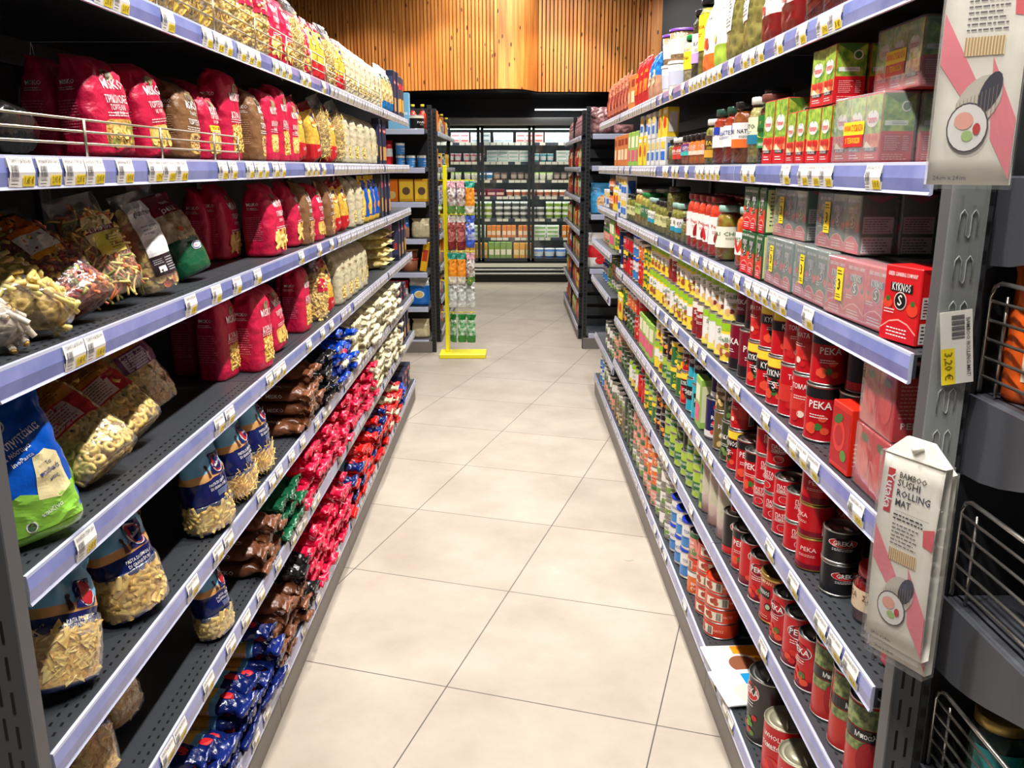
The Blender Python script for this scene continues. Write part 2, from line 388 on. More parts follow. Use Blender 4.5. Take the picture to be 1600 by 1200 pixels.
def shelf_mesh(L_, holes=True, depth=DEPTH):
    """local: x along the aisle from 0 to L_, front at y=0 facing -y, z=0 at the foot of the rail"""
    m = MB(); g = .0015
    m.box(g, L_-g, .004, depth, RH-.004, RH-.0005, GREYM)
    m.box(g, L_-g, .004, .008, .006, RH-.004, GREYM); m.box(g, L_-g, depth-.02, depth, -.02, RH-.004, GREYM)
    if holes:
        hm = C((6, 6, 7)); z = RH-.0002; nr = int(L_/.022)
        for row, ln in ((.018, .004), (.034, .004), (.17, .005), (.30, .005)):
            st = .022 if row < .1 else .05
            for k in range(int(L_/st)-1):
                x = .02+k*st; m.add([(x, row, z), (x+.009, row+.001, z), (x+.009, row+ln+.001, z), (x, row+ln, z)], [(0, 1, 2, 3)], hm)
    return m.mesh('shelf')
def rail_mesh(L_, bare=True):
    m = MB(); g = .002; pf = [(.0035, RH+.0015), (-.001, RH+.001), (-.0015, RH-.003), (-.003, RH*.5), (-.0015, .003), (-.0035, -.001), (-.001, -.002), (.003, .0)]
    vs = []; fs = []
    n = len(pf)
    for x in (g, L_-g):
        for y, z in pf: vs.append((x, y, z))
    for k in range(n): fs.append((k, (k+1) % n, n+(k+1) % n, n+k))
    for i, f in enumerate(fs): m.add([vs[j] for j in f], [(0, 1, 2, 3)], RAIL if i in (2, 3) else RAILE, False)
    m.add(vs, [tuple(range(n)), tuple(range(n, 2*n))[::-1]], RAILE)
    return m.mesh('price_rail')
def post_mesh(h, wid=.05, dp=.03, slots=True, col=POSTM):
    """slotted steel post, face to -y"""
    m = MB(); m.bbox(-wid/2, wid/2, 0, dp, 0, h, col, .0015)
    hm = C((5, 5, 6)); z = .03
    while z < h-.04:
        for dx, dz in ((-.009, 0), (.006, -.012)):
            m.add([(dx, -.0004, z+dz), (dx+.004, -.0004, z+dz), (dx+.004, -.0004, z+dz+.032), (dx, -.0004, z+dz+.032)], [(0, 1, 2, 3)], hm)
        z += .05
    return m.mesh('slotted_post')
def perf_mesh(h):
    m = MB(); m.bbox(-.017, .017, 0, .03, 0, h, C((40, 41, 44), .5), .001); z = .02
    while z < h-.03:
        m.add([(-.008, -.0005, z), (.008, -.0005, z), (.008, -.0005, z+.018), (-.008, -.0005, z+.018)], [(0, 1, 2, 3)], C((4, 4, 5))); z += .03
    return m.mesh('slotted_post')
def gondola(side, label):
    root = empty('shelving_unit', label, 'shelving', (0, 0, 0))
    mods = MODS[side]; xf = XF[side]
    rz = PI/2 if side == -1 else -PI/2
    rr = random.Random(11+side)
    for mi in range(len(mods)-1):
        y0, y1 = mods[mi], mods[mi+1]; L_ = y1-y0; sm = shelf_mesh(L_, mi < 3); rm = rail_mesh(L_)
        lv = LEVX[1] if (side == 1 and mi == 3) else LEV[side]
        for li, z in enumerate(lv):
            dx = 0
            if side == 1 and mi == 3 and li in (3, 4): dx = -.03
            loc = (side*(xf+dx), y0 if side == -1 else y1, z)
            sh = obj('shelf', sm, root, loc, (0, 0, rz)); obj('price_rail', rm, sh)
            # price labels slid into the rail
            dens = (.60, .68, .97, 1.0)[mi]
            if li in (0, 1) and mi < 1: dens = .8
            if li >= 5 and mi < 2: dens = .35
            x = .012
            while x < L_-.062:
                if rr.random() < dens*(.62 if mi < 2 else 1):
                    k = rr.randrange(len(TAGM)); xm = x+.03
                    t = obj('price_label', TAGM[k] if mi < 2 else TAGF, sh, (xm, -.0012, .0005), (0, rr.uniform(-.012, .012), 0))
                    x += .0605 if rr.random() < .6 else .068
                else: x += rr.uniform(.03, .075)
        # back panel, kick plate
        m = MB(); b0 = side*(xf+DEPTH+.002); b1 = side*(xf+DEPTH+.022); m.box(min(b0, b1), max(b0, b1), y0+.002, y1-.002, 0, 1.72, BACKM); obj('back_panel', m, root)
        m = MB(); k0 = side*(xf+.004); k1 = side*(xf+.016); m.bbox(min(k0, k1), max(k0, k1), y0+.0015, y1-.0015, .002, .092, KICKM, .001); obj('kick_plate', m, root)
    for y in mods:
        pm = post_mesh(1.74); obj('slotted_post', pm, root, (side*(xf+DEPTH-.01), y, 0), (0, 0, rz))
        if y not in (mods[0],):
            for z in LEV[side][:6]:
                pass
    # far end: post with a column of bright holes seen from the aisle
    return root
GL = gondola(-1, 'long dark grey shelving unit of pasta on the left side of the aisle')
GR = gondola(1, 'long dark grey shelving unit of cans and jars on the right side')
def content_mat(rgb, rgb2, scale=60):
    k = 'jar_fill_%d_%d_%d' % rgb
    if k in MC: return MC[k]
    m = bpy.data.materials.new(k); m.use_nodes = True; nt = m.node_tree; N = nt.nodes; L = nt.links.new; b = N['Principled BSDF']
    tc = N.new('ShaderNodeTexCoord'); v = N.new('ShaderNodeTexVoronoi'); v.inputs['Scale'].default_value = scale; L(tc.outputs['Object'], v.inputs['Vector'])
    rp = N.new('ShaderNodeValToRGB'); rp.color_ramp.elements[0].color = tuple(lin(c) for c in rgb)+(1,); rp.color_ramp.elements[1].color = tuple(lin(c) for c in rgb2)+(1,); rp.color_ramp.elements[1].position = .75
    L(v.outputs['Distance'], rp.inputs[0]); L(rp.outputs[0], b.inputs['Base Color']); b.inputs['Roughness'].default_value = .25
    bp = N.new('ShaderNodeBump'); bp.invert = True; bp.inputs['Distance'].default_value = .004; bp.inputs['Strength'].default_value = .8; L(v.outputs['Distance'], bp.inputs['Height']); L(bp.outputs[0], b.inputs['Normal'])
    MC[k] = m; return m
# ------------------------------------------------------------------ bags
def interp(tab, t):
    for i in range(len(tab)-1):
        a, b = tab[i], tab[i+1]
        if t <= b[0]:
            k = (t-a[0])/max(1e-6, b[0]-a[0]); k = k*k*(3-2*k)*.5+k*.5
            return [a[j]+(b[j]-a[j])*k for j in range(1, len(a))]
    return list(tab[-1][1:])
class Bag:
    """closed bag; prof rows (t, width factor, depth factor, amp factor, back shift)"""
    def __init__(s, w, h, d, prof, n=2.6, amp=.003, freq=22, seed=0):
        s.a = w/2; s.b = d/2; s.h = h; s.prof = prof; s.n = n; s.amp = amp; s.fr = freq; s.sd = seed*7.31; s.w = w; s.d = d
    def dim(s, t):
        fw, fd, fa, sh = interp(s.prof, max(0, min(1, t))); return s.a*fw, max(s.b*fd, .0008), s.amp*fa, sh
    def disp(s, x, y, z, amp):
        v = Vector((x*s.fr+s.sd, y*s.fr, z*s.fr*.8))
        r = noise.noise(v)*.8+(.5-abs(noise.noise(v*1.9+Vector((5, 1, s.sd)))*2.2))*.8
        return r*amp
    def fin(s, px, py, nx, ny, z, off):
        t = z/s.h; a, b, am, sh = s.dim(t)
        q = s.disp(px, py, z, am)+off
        return (px+nx*q, py+ny*q*min(1, .35+b/.012)+sh, z)
    def front(s, x, z, off=0, sgn=-1):
        a, b, am, sh = s.dim(z/s.h); k = max(-.995, min(.995, x/a)); y = b*(1-abs(k)**s.n)**(1/s.n)
        nx = math.copysign(abs(k)**(s.n-1)/a, k); ny = (y/b)**(s.n-1)/b; l = math.hypot(nx, ny)
        return s.fin(k*a, sgn*y, nx/l, sgn*ny/l, z, off)
    def side(s, y, z, off=0, sgn=-1):
        a, b, am, sh = s.dim(z/s.h); k = max(-.995, min(.995, y/b)); x = a*(1-abs(k)**s.n)**(1/s.n)
        ny = math.copysign(abs(k)**(s.n-1)/b, k); nx = (x/a)**(s.n-1)/a; l = math.hypot(nx, ny)
        return s.fin(sgn*x, k*b, sgn*nx/l, ny/l, z, off)
    def angles(s, nu):
        if getattr(s, 'ang', None) and len(s.ang) == nu: return s.ang
        N_ = 720; pt = []
        for k in range(N_+1):
            th = 2*PI*k/N_; c, q = math.cos(th), math.sin(th)
            pt.append((s.a*math.copysign(abs(c)**(2/s.n), c), s.b*math.copysign(abs(q)**(2/s.n), q)))
        ac = [0]
        for k in range(N_): ac.append(ac[-1]+math.hypot(pt[k+1][0]-pt[k][0], pt[k+1][1]-pt[k][1]))
        s.ang = []; j = 0
        for k in range(nu):
            g = ac[-1]*k/nu
            while ac[j+1] < g: j += 1
            s.ang.append(2*PI*(j+(g-ac[j])/max(1e-9, ac[j+1]-ac[j]))/N_)
        return s.ang
    def ring(s, t, nu, off=0):
        a, b, am, sh = s.dim(t); o = []
        for th in s.angles(nu):
            c, q = math.cos(th), math.sin(th)
            px = a*math.copysign(abs(c)**(2/s.n), c); py = b*math.copysign(abs(q)**(2/s.n), q)
            nx = math.copysign(abs(c)**(2-2/s.n)/a, c); ny = math.copysign(abs(q)**(2-2/s.n)/b, q); l = math.hypot(nx, ny) or 1
            o.append(s.fin(px, py, nx/l, ny/l, t*s.h, off))
        return o
    def shell(s, mb, bands, nu=36, nt=26, off=0, smooth=True):
        ts = sorted(set([round(i/nt, 4) for i in range(nt+1)]+[round(b[0], 4) for b in bands]+[round(b[1], 4) for b in bands]))
        t0 = min(b[0] for b in bands); t1 = max(b[1] for b in bands); ts = [t for t in ts if t0-1e-5 <= t <= t1+1e-5]
        rings = [s.ring(t, nu, off) for t in ts]
        for b in bands:
            idx = [i for i, t in enumerate(ts) if b[0]-1e-5 <= t <= b[1]+1e-5]
            vs = [p for i in idx for p in rings[i]]; fs = []
            for j in range(len(idx)-1):
                for k in range(nu): fs.append((j*nu+k, j*nu+(k+1) % nu, (j+1)*nu+(k+1) % nu, (j+1)*nu+k))
            if idx[0] == 0: fs.append(tuple(range(nu))[::-1])
            if idx[-1] == len(ts)-1: fs.append(tuple((len(idx)-1)*nu+k for k in range(nu)))
            mb.add(vs, fs, b[2], smooth)
# pasta pieces: (verts, faces) about 1 unit = piece length
def piece_tube(l, r, bend=0, n=7, seg=3, hollow=True, taper=0):
    m = MB(); pts = []
    for i in range(seg+1):
        u = i/seg-.5; pts.append((u*l, 0, bend*(u*u*4)*l))
    m.tube(pts, r, PASTA, n, cap=not hollow); 
    if hollow: m.tube([pts[0], pts[-1]] if not bend else pts, r*.72, PASTAD, n, cap=True)
    return m
def piece_ring(R_, r):
    m = MB(); pts = [(R_*math.cos(a), R_*math.sin(a)*.85, .25*R_*math.sin(a*.5)) for a in [k*2*PI/9 for k in range(10)]]
    m.tube(pts, [r*(.8+.5*math.sin(PI*k/9)) for k in range(10)], PASTA, 5, cap=True); m.add([(-R_, -R_*.7, -r), (R_, -R_*.7, -r), (R_, R_*.7, -r), (-R_, R_*.7, -r)], [(0, 1, 2, 3)], PASTAD) if False else None
    return m
def piece_bow(l):
    m = MB(); vs = []; fs = []
    for i in range(7):
        u = i/6-.5; wv = .34*l*(abs(u)*2*.9+.22)
        for j in range(3): vs.append((u*l, (j-1)*wv, .12*l*(1-abs(u)*2)+(.05*l if j == 1 else 0)*(1 if i % 2 else -1)))
    for i in range(6):
        for j in range(2): a = i*3+j; fs.append((a, a+1, a+4, a+3))
    m.add(vs, fs, PASTA, False); return m
def piece_twist(l, r, tw=2.2):
    m = MB(); pts = []
    for i in range(14):
        u = i/13; a = u*tw*2*PI; pts.append(((u-.5)*l, r*.6*math.cos(a), r*.6*math.sin(a)))
    m.tube(pts, r*.55, PASTA, 5); return m
def piece_cup(R_):
    m = MB(); vs = [(0, 0, -R_*.25)]; fs = []
    for k in range(8): vs.append((R_*math.cos(k*PI/4), R_*.8*math.sin(k*PI/4), R_*.25))
    for k in range(8): fs.append((0, 1+k, 1+(k+1) % 8))
    m.add(vs, fs, PASTA, True); m.add([(x, y, z-.12*R_ if i else z-.2*R_) for i, (x, y, z) in enumerate(vs)], fs, PASTA, True); return m
def piece_strand(l, r):
    rr = random.Random(5); m = MB(); pts = [((i/7-.5)*l, .18*l*math.sin(i*1.1), .03*l*math.cos(i)) for i in range(8)]
    m.tube(pts, r, PASTA, 4); return m
PIECES = {'penne': piece_tube(.042, .0052), 'rigatoni': piece_tube(.027, .0075), 'elbow': piece_tube(.020, .0034, .22, 5), 'ring': piece_ring(.0085, .0042),
          'bow': piece_bow(.036), 'fusilli': piece_twist(.034, .007), 'cup': piece_cup(.010), 'strand': piece_strand(.06, .0012), 'stroz': piece_twist(.06, .0055, .9),
          'orzo': piece_tube(.010, .002, 0, 4, 1, False), 'stick': piece_tube(.055, .0045, .06, 6, 3, False)}
def scatter(mb, fmap, x0, x1, z0, z1, kind, step, mats, depth=.004, seed=1, align=None, keep=None, flat=.8, tilt=.12):
    rr = random.Random(seed); P_ = PIECES[kind]; e = .003
    z = z0
    while z < z1:
        x = x0
        while x < x1:
            X = x+rr.uniform(-.4, .4)*step; Z = z+rr.uniform(-.4, .4)*step; x += step
            if not (x0 <= X <= x1 and z0 <= Z <= z1) or (keep and not keep(X, Z)): continue
            c = Vector(fmap(X, Z, -depth*rr.uniform(.5, 1.5))); u = Vector(fmap(X+e, Z, 0))-Vector(fmap(X-e, Z, 0)); v = Vector(fmap(X, Z+e, 0))-Vector(fmap(X, Z-e, 0))
            if u.length < 1e-6 or v.length < 1e-6: continue
            u.normalize(); v.normalize(); nrm = u.cross(v).normalized(); v = nrm.cross(u)
            an = rr.uniform(0, 2*PI) if align is None else align+rr.uniform(-.5, .5)
            a = u*math.cos(an)+v*math.sin(an); a = (a+nrm*rr.uniform(-tilt, tilt)).normalized(); b = nrm.cross(a).normalized(); n2 = a.cross(b)*flat
            mt = Matrix(((a.x, b.x, n2.x, c.x), (a.y, b.y, n2.y, c.y), (a.z, b.z, n2.z, c.z), (0, 0, 0, 1)))
            col = rr.choice(mats); o = len(mb.v)
            for p in P_.v: mb.v.append(tuple(mt @ Vector(p)))
            for f, mi_, sm in zip(P_.f, P_.m, P_.sm):
                mb.f.append(tuple(o+k for k in f)); mb.m.append(mb.mi(col if P_.mats[mi_] is PASTA else P_.mats[mi_])); mb.sm.append(sm)
        z += step
def window(bag, mb, poly_fn, x0, x1, z0, z1, kind, step, mats, seed, frame=PASTAD):
    a = Art(); pts = []
    N_ = 24
    for k in range(N_):
        th = 2*PI*k/N_; c, s_ = math.cos(th), math.sin(th); e = poly_fn
        pts.append(((x0+x1)/2+(x1-x0)/2*math.copysign(abs(c)**e, c), (z0+z1)/2+(z1-z0)/2*math.copysign(abs(s_)**e, s_)))
    a.poly(pts, frame, 0); mb.art(a, bag.front, .012)
    cx, cz, rx, rz = (x0+x1)/2, (z0+z1)/2, (x1-x0)/2, (z1-z0)/2
    return lambda X, Z: (abs((X-cx)/rx)**(2/e)+abs((Z-cz)/rz)**(2/e)) < .80
PAPER = [(0, .92, .90, .3, 0), (.03, 1.0, 1.0, .6, 0), (.35, 1.02, 1.04, .9, 0), (.62, 1.0, .96, 1.1, 0), (.76, .97, .80, 1.8, 0), (.88, .92, .46, 2.4, .002), (.95, .86, .20, 2.6, .006), (.97, .84, .12, 1.6, .012), (1.0, .80, .06, 1.4, .020)]
PAPERT = [(0, .93, .92, .3, 0), (.03, 1.0, 1.0, .6, 0), (.5, 1.02, 1.02, .8, 0), (.82, .99, .92, 1.3, 0), (.92, .94, .66, 2.6, .0), (.97, .84, .40, 3.0, .003), (1.0, .74, .20, 2.6, .008)]
def paper_bag(desc, col, lines, w=.112, h=.235, d=.075, win=(-.02, .046, .022, .085), piece='fusilli', step=.012, mats=(PASTA,), e=.35, prof=PAPER, band=None, seed=1, tcol=WHITE, side=True, brand='MISKO'):
    B = Bag(w, h, d, prof, 4.2, .0030, 24, seed); m = MB(); B.shell(m, [(0, 1, col)], 52, 36)
    a = Art()
    if brand:
        a.ell(.014, h*.80, .013, .011, M('logo_olive', (150, 140, 96), .5), 1).ell(.014, h*.80, .006, .008, M('logo_sepia', (88, 70, 48), .5), 2, 12)
        a.text(brand, .014, h*.70, .026, tcol, 2, width=.056)
    for i, (t, z, sz, wd) in enumerate(lines): a.text(t, .014, h*z, sz, tcol, 2, width=wd)
    if band: a.rect(-.028, h*.40, .052, h*.40+.016, YELL, 1).text(band, .012, h*.40+.008, .010, DRED, 3, width=.05)
    a.lines(-.02, win[3]+.004, .045, win[3]+.014, 2, tcol)
    m.art(a, B.front, .007, .0011)
    if side:
        s_ = Art().text(brand or 'ΠΙΤΑ', 0, h*.72, .012, tcol, 1, width=.032).lines(-.018, h*.64, .018, h*.68, 2, tcol, 1).lines(-.024, h*.22, .024, h*.56, 12, M('faint_print', (226, 120, 140), .5) if 'crimson' in desc else M('faint_print_b', (190, 160, 120), .5), 1)
        m.art(s_, lambda x, z, o: B.side(x, z, o, 1), .012, .0011); m.art(s_, lambda x, z, o: B.side(-x, z, o, -1), .012, .0011)
    kp = window(B, m, e, win[0], win[1], win[2], win[3], piece, step, mats, seed)
    p = MB(); scatter(p, B.front, win[0]+.006, win[1]-.006, win[2]+.006, win[3]-.006, piece, step*.8, mats, -.0006, seed, keep=kp, flat=.30, tilt=.03)
    return Kind('pasta_bag', 'pasta bag', desc, [('wrapper', m.mesh('wrapper')), ('pasta', p.mesh('pasta'), 'dry pasta behind the bag window', 'stuff')], (w, d, h))
PILLOW = [(0, .90, .78, .6, 0), (.03, .97, .95, 1, 0), (.12, 1.0, 1.03, 1, 0), (.4, 1.02, 1.06, 1, 0), (.62, 1.0, .92, 1.5, 0), (.8, .95, .58, 2.4, 0), (.92, .93, .18, 2.6, 0), (.95, .98, .03, 1.2, 0), (1, 1.0, .02, 1.0, 0)]
def blue_bag(desc, piece, step, mats=(PASTA,), w=.125, h=.26, d=.075, seed=1, cut=.40, text=True):
    B = Bag(w, h, d, PILLOW, 2.3, .0034, 22, seed); m = MB()
    B.shell(m, [(0, .05, NAVY), (.05, cut, PASTAD), (cut, .60, NAVY), (.60, .68, M('wheat_band', (214, 160, 96), .3, bump=(30, .5, .004))), (.68, 1, SKYB)])
    a = Art(); zc = h*.80
    a.poly([(.004, h*.63), (.046, h*.61), (.048, h*.84), (.010, h*.84)], NAVY, 1)
    a.ell(.028, h*.73, .017, .023, C((232, 226, 220)), 2, 24, .2).ell(.028, h*.73, .0145, .0205, C((176, 14, 30)), 3, 24, .2).text('Melissa', .028, h*.73, .0095, WHITE, 5, width=.024, rot=.5)
    a.poly([(-.012, h*.62), (.0, h*.62), (-.003, h*.71), (-.008, h*.71)], C((70, 34, 26)), 2).ell(-.006, h*.73, .004, .005, C((60, 30, 24)), 2, 10)
    a.text('PASTA DI SEMOLA', .012, h*.54, .010, WHITE, 3, width=.062).text('DI GRANO DURO', .012, h*.495, .010, WHITE, 3, width=.058).lines(.0, h*.40, .042, h*.465, 5, C((170, 186, 220)), 2)
    a.poly([(-.062, h*cut-.012), (-.03, h*cut-.004), (0, h*cut-.010), (.03, h*cut+.001), (.062, h*cut-.008), (.062, h*cut+.004), (-.062, h*cut+.004)], NAVY, 1)
    m.art(a, B.front, .007, .0011)
    p = MB(); scatter(p, B.front, -w*.43, w*.43, h*.08, h*cut-.006, piece, step*.85, mats, .002, seed)
    scatter(p, lambda x, z, o: B.side(x, z, o, -1), -d*.36, d*.36, h*.09, h*cut-.01, piece, step*.85, mats, .002, seed+1)
    f = MB(); B.shell(f, [(.045, cut+.01, CLEAR)], 36, 26, .006)
    return Kind('pasta_bag', 'pasta bag', desc, [('wrapper', m.mesh('wrapper')), ('pasta', p.mesh('pasta'), 'pale dry pasta seen through the clear lower half', 'stuff'), ('clear_window', f.mesh('clear_window'))], (w, d, h))
def clear_bag(desc, piece, step, mats, label=None, w=.15, h=.27, d=.075, seed=1, fillto=.80, colors=None, depth=.0):
    B = Bag(w, h, d, PILLOW, 2.2, .0045, 18, seed); m = MB(); B.shell(m, [(.0, fillto, content_mat((150, 112, 60), (246, 212, 130), 95) if mats[0] in (PASTA, PASTAL) else (content_mat((140, 120, 92), (226, 214, 190), 80) if label is None else content_mat((120, 60, 44), (214, 130, 90), 85)))], 32, 20, -.004)
    p = MB(); scatter(p, B.front, -w*.44, w*.44, .008, h*fillto*.97, piece, step, mats, depth, seed); scatter(p, lambda x, z, o: B.side(x, z, o, -1), -d*.42, d*.40, .009, h*fillto*.92, piece, step, mats, depth, seed+3)
    scatter(p, lambda x, z, o: B.side(-x, z, o, 1), -d*.42, d*.40, .009, h*fillto*.92, piece, step, mats, depth, seed+4)
    m2 = MB()
    for v, f, mm in ((m, 0, 0), (p, 0, 0)):
        o = len(m2.v); m2.v += v.v
        for ff, mi_, sm in zip(v.f, v.m, v.sm): m2.f.append(tuple(o+k for k in ff)); m2.m.append(m2.mi(v.mats[mi_])); m2.sm.append(sm)
    f = MB(); B.shell(f, [(0, 1, CLEAR)], 36, 26, .006)
    parts = [('pasta', m2.mesh('pasta'), 'pasta inside the clear bag', 'stuff'), ('clear_wrapper', f.mesh('clear_wrapper'))]
    if label:
        l = MB(); l.art(label(h), lambda x, z, o: B.front(x, z, o+.0075), .011); parts.append(('paper_label', l.mesh('paper_label')))
    return Kind('pasta_bag', 'pasta bag', desc, parts, (w, d, h))
# long packs: local z runs from the back end (0) to the crumpled end (1)
LONG = [(0, .55, .30, 1, 0), (.05, 1, .95, .6, 0), (.6, 1.0, 1.0, .5, 0), (.78, 1.0, .96, 1.2, 0), (.85, .84, .66, 3.2, 0), (.90, .72, .34, 4.5, 0), (1, 1.04, .34, 7.0, 0)]
def long_pack(desc, col, text='MISKO', w=.078, h=.285, d=.040, seed=1, strands=None, tcol=WHITE):
    B = Bag(w, h, d, LONG, 3.0, .0024, 40, seed); m = MB()
    bands = [(0, 1, col)] if not strands else [(0, .40, col), (.40, .70, SPAG), (.70, .76, SKYB), (.76, 1, col)]
    B.shell(m, bands, 32, 38)
    a = Art().text(text, 0, h*.60, .030, tcol, 1, rot=PI/2, width=.10) if not strands else Art().ell(0, h*.80, .012, .016, RED, 1).rect(-.03, h*.3, .03, h*.42, SKYB, 1)
    m.art(a, B.front, .012)
    s_ = Art().text(text, 0, h*.62, .016, tcol, 1, rot=PI/2, width=.05).lines(-.012, h*.45, .012, h*.5, 2, tcol, 1)
    m.art(s_, lambda x, z, o: B.side(x, z, o, 1), .012); m.art(s_, lambda x, z, o: B.side(-x, z, o, -1), .012)
    return Kind('spaghetti_packet', 'spaghetti packet', desc, [('spaghetti_packet', m.mesh('spaghetti_packet'))], (w, d, h))
# small soft bag with bands and free art
def soft_bag(name, cat, desc, bands, art=None, w=.13, h=.22, d=.07, seed=1, n=2.5, prof=None, amp=.003, sideart=None):
    B = Bag(w, h, d, prof or PILLOW, n, amp, 24, seed); m = MB(); B.shell(m, bands, 44, 32)
    if art: m.art(art, B.front, .008, .0011)
    if sideart:
        m.art(sideart, lambda x, z, o: B.side(x, z, o, 1), .014); m.art(sideart, lambda x, z, o: B.side(-x, z, o, -1), .014)
    return Kind(name, cat, desc, [(name, m.mesh(name))], (w, d, h))

# ------------------------------------------------------------------ cans, jars, tubs
def can(desc, body, art=None, r=.0365, h=.108, rim=STEEL, lid=STEEL, n=28, ribs=0, plastic_lid=None, name='food_can', cat='can', turn=2.5, gap=True, upper=None):
    m = MB(); g = .0025
    pf = [(r-.001, 0), (r+.0006, .0008), (r+.0006, g), (r-.0004, g+.0012)]
    m.lathe(pf, rim, n, cap=True)
    if ribs:
        bp = []; k0 = 0; hh = h-2*g-.006
        bp = [(r-.0004, g+.001)]
        for k in range(ribs*2+1): bp.append((r-.0004-(.0012 if k % 2 else 0), g+.004+hh*k/(ribs*2)))
        bp.append((r-.0004, h-g-.001))
    else: bp = [(r-.0004, g+.001), (r-.0004, h*.5), (r-.0004, h-g-.001)]
    m.lathe(bp, body, n, cap=False)
    if upper: m.lathe([(r+.0001, h*upper[0]), (r+.0001, h*upper[1])], upper[2], n, cap=False)
    if art: m.art(art, lambda x, z, o: ((r-.0001+o)*math.sin(x/r+turn), -(r-.0001+o)*math.cos(x/r+turn), z), .009)
    t = MB()
    if plastic_lid: t.lathe([(r+.0004, h-.010), (r+.0022, h-.009), (r+.0022, h+.0006), (r-.002, h+.0014), (r-.004, h-.001), (0.001, h-.001)], plastic_lid, n, cap=False)
    else:
        t.lathe([(r-.0004, h-g-.0012), (r+.0006, h-g), (r+.0006, h-.0006), (r-.0006, h), (r-.0014, h-.0006), (r-.002, h-.004), (r*.82, h-.0042), (r*.80, h-.0034), (r*.76, h-.0034), (r*.74, h-.0044), (r*.5, h-.0044), (r*.48, h-.0036), (.0005, h-.0036)], lid, n, cap=False)
        t.tube([(r*.1, 0, h-.0025), (r*.45, 0, h-.0018), (r*.7, .001, h-.002)], [.0022, .0034, .002], lid, 5)
    return Kind(name, cat, desc, [('can_body', m.mesh('can_body')), ('can_lid', t.mesh('can_lid'))], (2*r, 2*r, h))
def jar(desc, fill, lid, art=None, r=.036, h=.13, neck=.80, n=24, turn=.5, name='glass_jar', cat='jar', lidh=.016, bottle=False):
    hb = h-lidh; nr = r*neck
    if bottle: gp = [(r*.9, 0), (r, .004), (r, hb*.55), (r*.9, hb*.68), (r*.45, hb*.82), (r*.38, hb)]; nr = r*.38
    else: gp = [(r*.88, 0), (r, .005), (r, hb*.80), (r*.95, hb*.88), (nr, hb*.95), (nr, hb)]
    g = MB(); g.lathe(gp, GLASS, n, cap=False)
    f = MB(); f.lathe([(max(.002, a-.0022), z+(.003 if i == 0 else 0)) for i, (a, z) in enumerate(gp[:-1])], fill, n, cap=True)
    t = MB(); t.lathe([(nr+.001, hb-.001), (nr+.0028, hb), (nr+.0028, h-.002), (nr+.001, h), (.001, h-.0005)], lid, n, cap=False)
    parts = [('glass', g.mesh('glass')), ('contents', f.mesh('contents'), None, 'stuff'), ('jar_lid', t.mesh('jar_lid'))]
    if art:
        l = MB(); l.art(art, lambda x, z, o: ((r+.0006+o)*math.sin(x/r+turn), -(r+.0006+o)*math.cos(x/r+turn), z), .009); parts.append(('jar_label', l.mesh('jar_label')))
    return Kind(name, cat, desc, parts, (2*r, 2*r, h))
def lab(r, z0, z1, mat, span=1.5, items=()):
    """wraparound label piece"""
    return Art().rect(-r*span, z0, r*span, z1, mat, 0)
def box(name, cat, desc, w, d, h, body, front=None, side=None, bev=.0015, top=None):
    m = MB(); m.bbox(-w/2, w/2, -d/2, d/2, 0, h, body, bev)
    if front: m.art(front, lambda x, z, o: (x, -d/2-o, z), 1)
    if side: m.art(side, lambda x, z, o: (-w/2-o, -x, z), 1); m.art(side, lambda x, z, o: (w/2+o, x, z), 1)
    if top: m.art(top, lambda x, z, o: (x, z, h+o), 1)
    return Kind(name, cat, desc, [(name, m.mesh(name))], (w, d, h))
def tub(desc, col, lidc, r=.04, h=.06, band=None, n=16, name='tub', cat='tub'):
    m = MB(); m.lathe([(r*.82, 0), (r*.84, .002), (r*.96, h-.008)], col, n, cap=True); m.lathe([(r, h-.009), (r, h-.001), (r*.97, h), (.001, h)], lidc, n, cap=False)
    if band: m.lathe([(r*.86+.001, h*.2), (r*.93+.001, h*.68)], band, n, cap=False)
    return Kind(name, cat, desc, [(name, m.mesh(name))], (2*r, 2*r, h))
# ------------------------------------------------------------------ the ranges on sale
K = {}
TRI = (PASTAL, PASTAL, PGRN, PORG)
K['tricolor'] = paper_bag('crimson paper bag of tricolour twists', CRIM, [('ΤΡΙΚΟΛΟΡΕ', .55, .020, .066), ('ΤΟΡΤΕΛΙΝΙ', .47, .014, .044), ('ΜΕ ΤΥΡΙ', .41, .010, .026)], .125, .185, .085, (-.03, .052, .014, .066), 'cup', .013, (PASTAL, PASTAL, PGRN, PORG), seed=2)
K['crim_penne'] = paper_bag('crimson paper bag with oval pasta window', CRIM, [('ΤΡΙΒΕΛΙ', .56, .018, .05), ('ΖΥΜΗ', .47, .010, .022)], .125, .192, .085, (-.035, .05, .018, .062), 'penne', .014, (PASTAL, PASTA), e=.8, seed=3)
K['crim_tort'] = paper_bag('crimson paper bag marked with tortellini', CRIM, [('ΤΟΡΤΕΛΙΝΙ', .55, .017, .058), ('ΜΕ ΤΥΡΙ', .48, .010, .03)], .105, .185, .075, (-.03, .046, .018, .062), 'cup', .012, (PASTAL, PASTA), seed=4)
K['crim_band'] = paper_bag('crimson paper bag with yellow band', CRIM, [('ΤΟΡΤΕΛΙ', .62, .018, .056), ('ΜΕ ΤΥΡΙ', .54, .010, .03)], .105, .175, .075, (-.034, .046, .016, .062), 'cup', .012, (PASTAL,), band='ΤΥΡΙ', seed=5)
K['crim_elbow'] = paper_bag('crimson paper bag with square elbow macaroni window', CRIM, [('ΚΟΡΑΛΛΙ', .50, .020, .064)], .104, .205, .072, (-.012, .048, .018, .082), 'elbow', .0105, (PASTA,), e=.2, prof=PAPERT, seed=6)
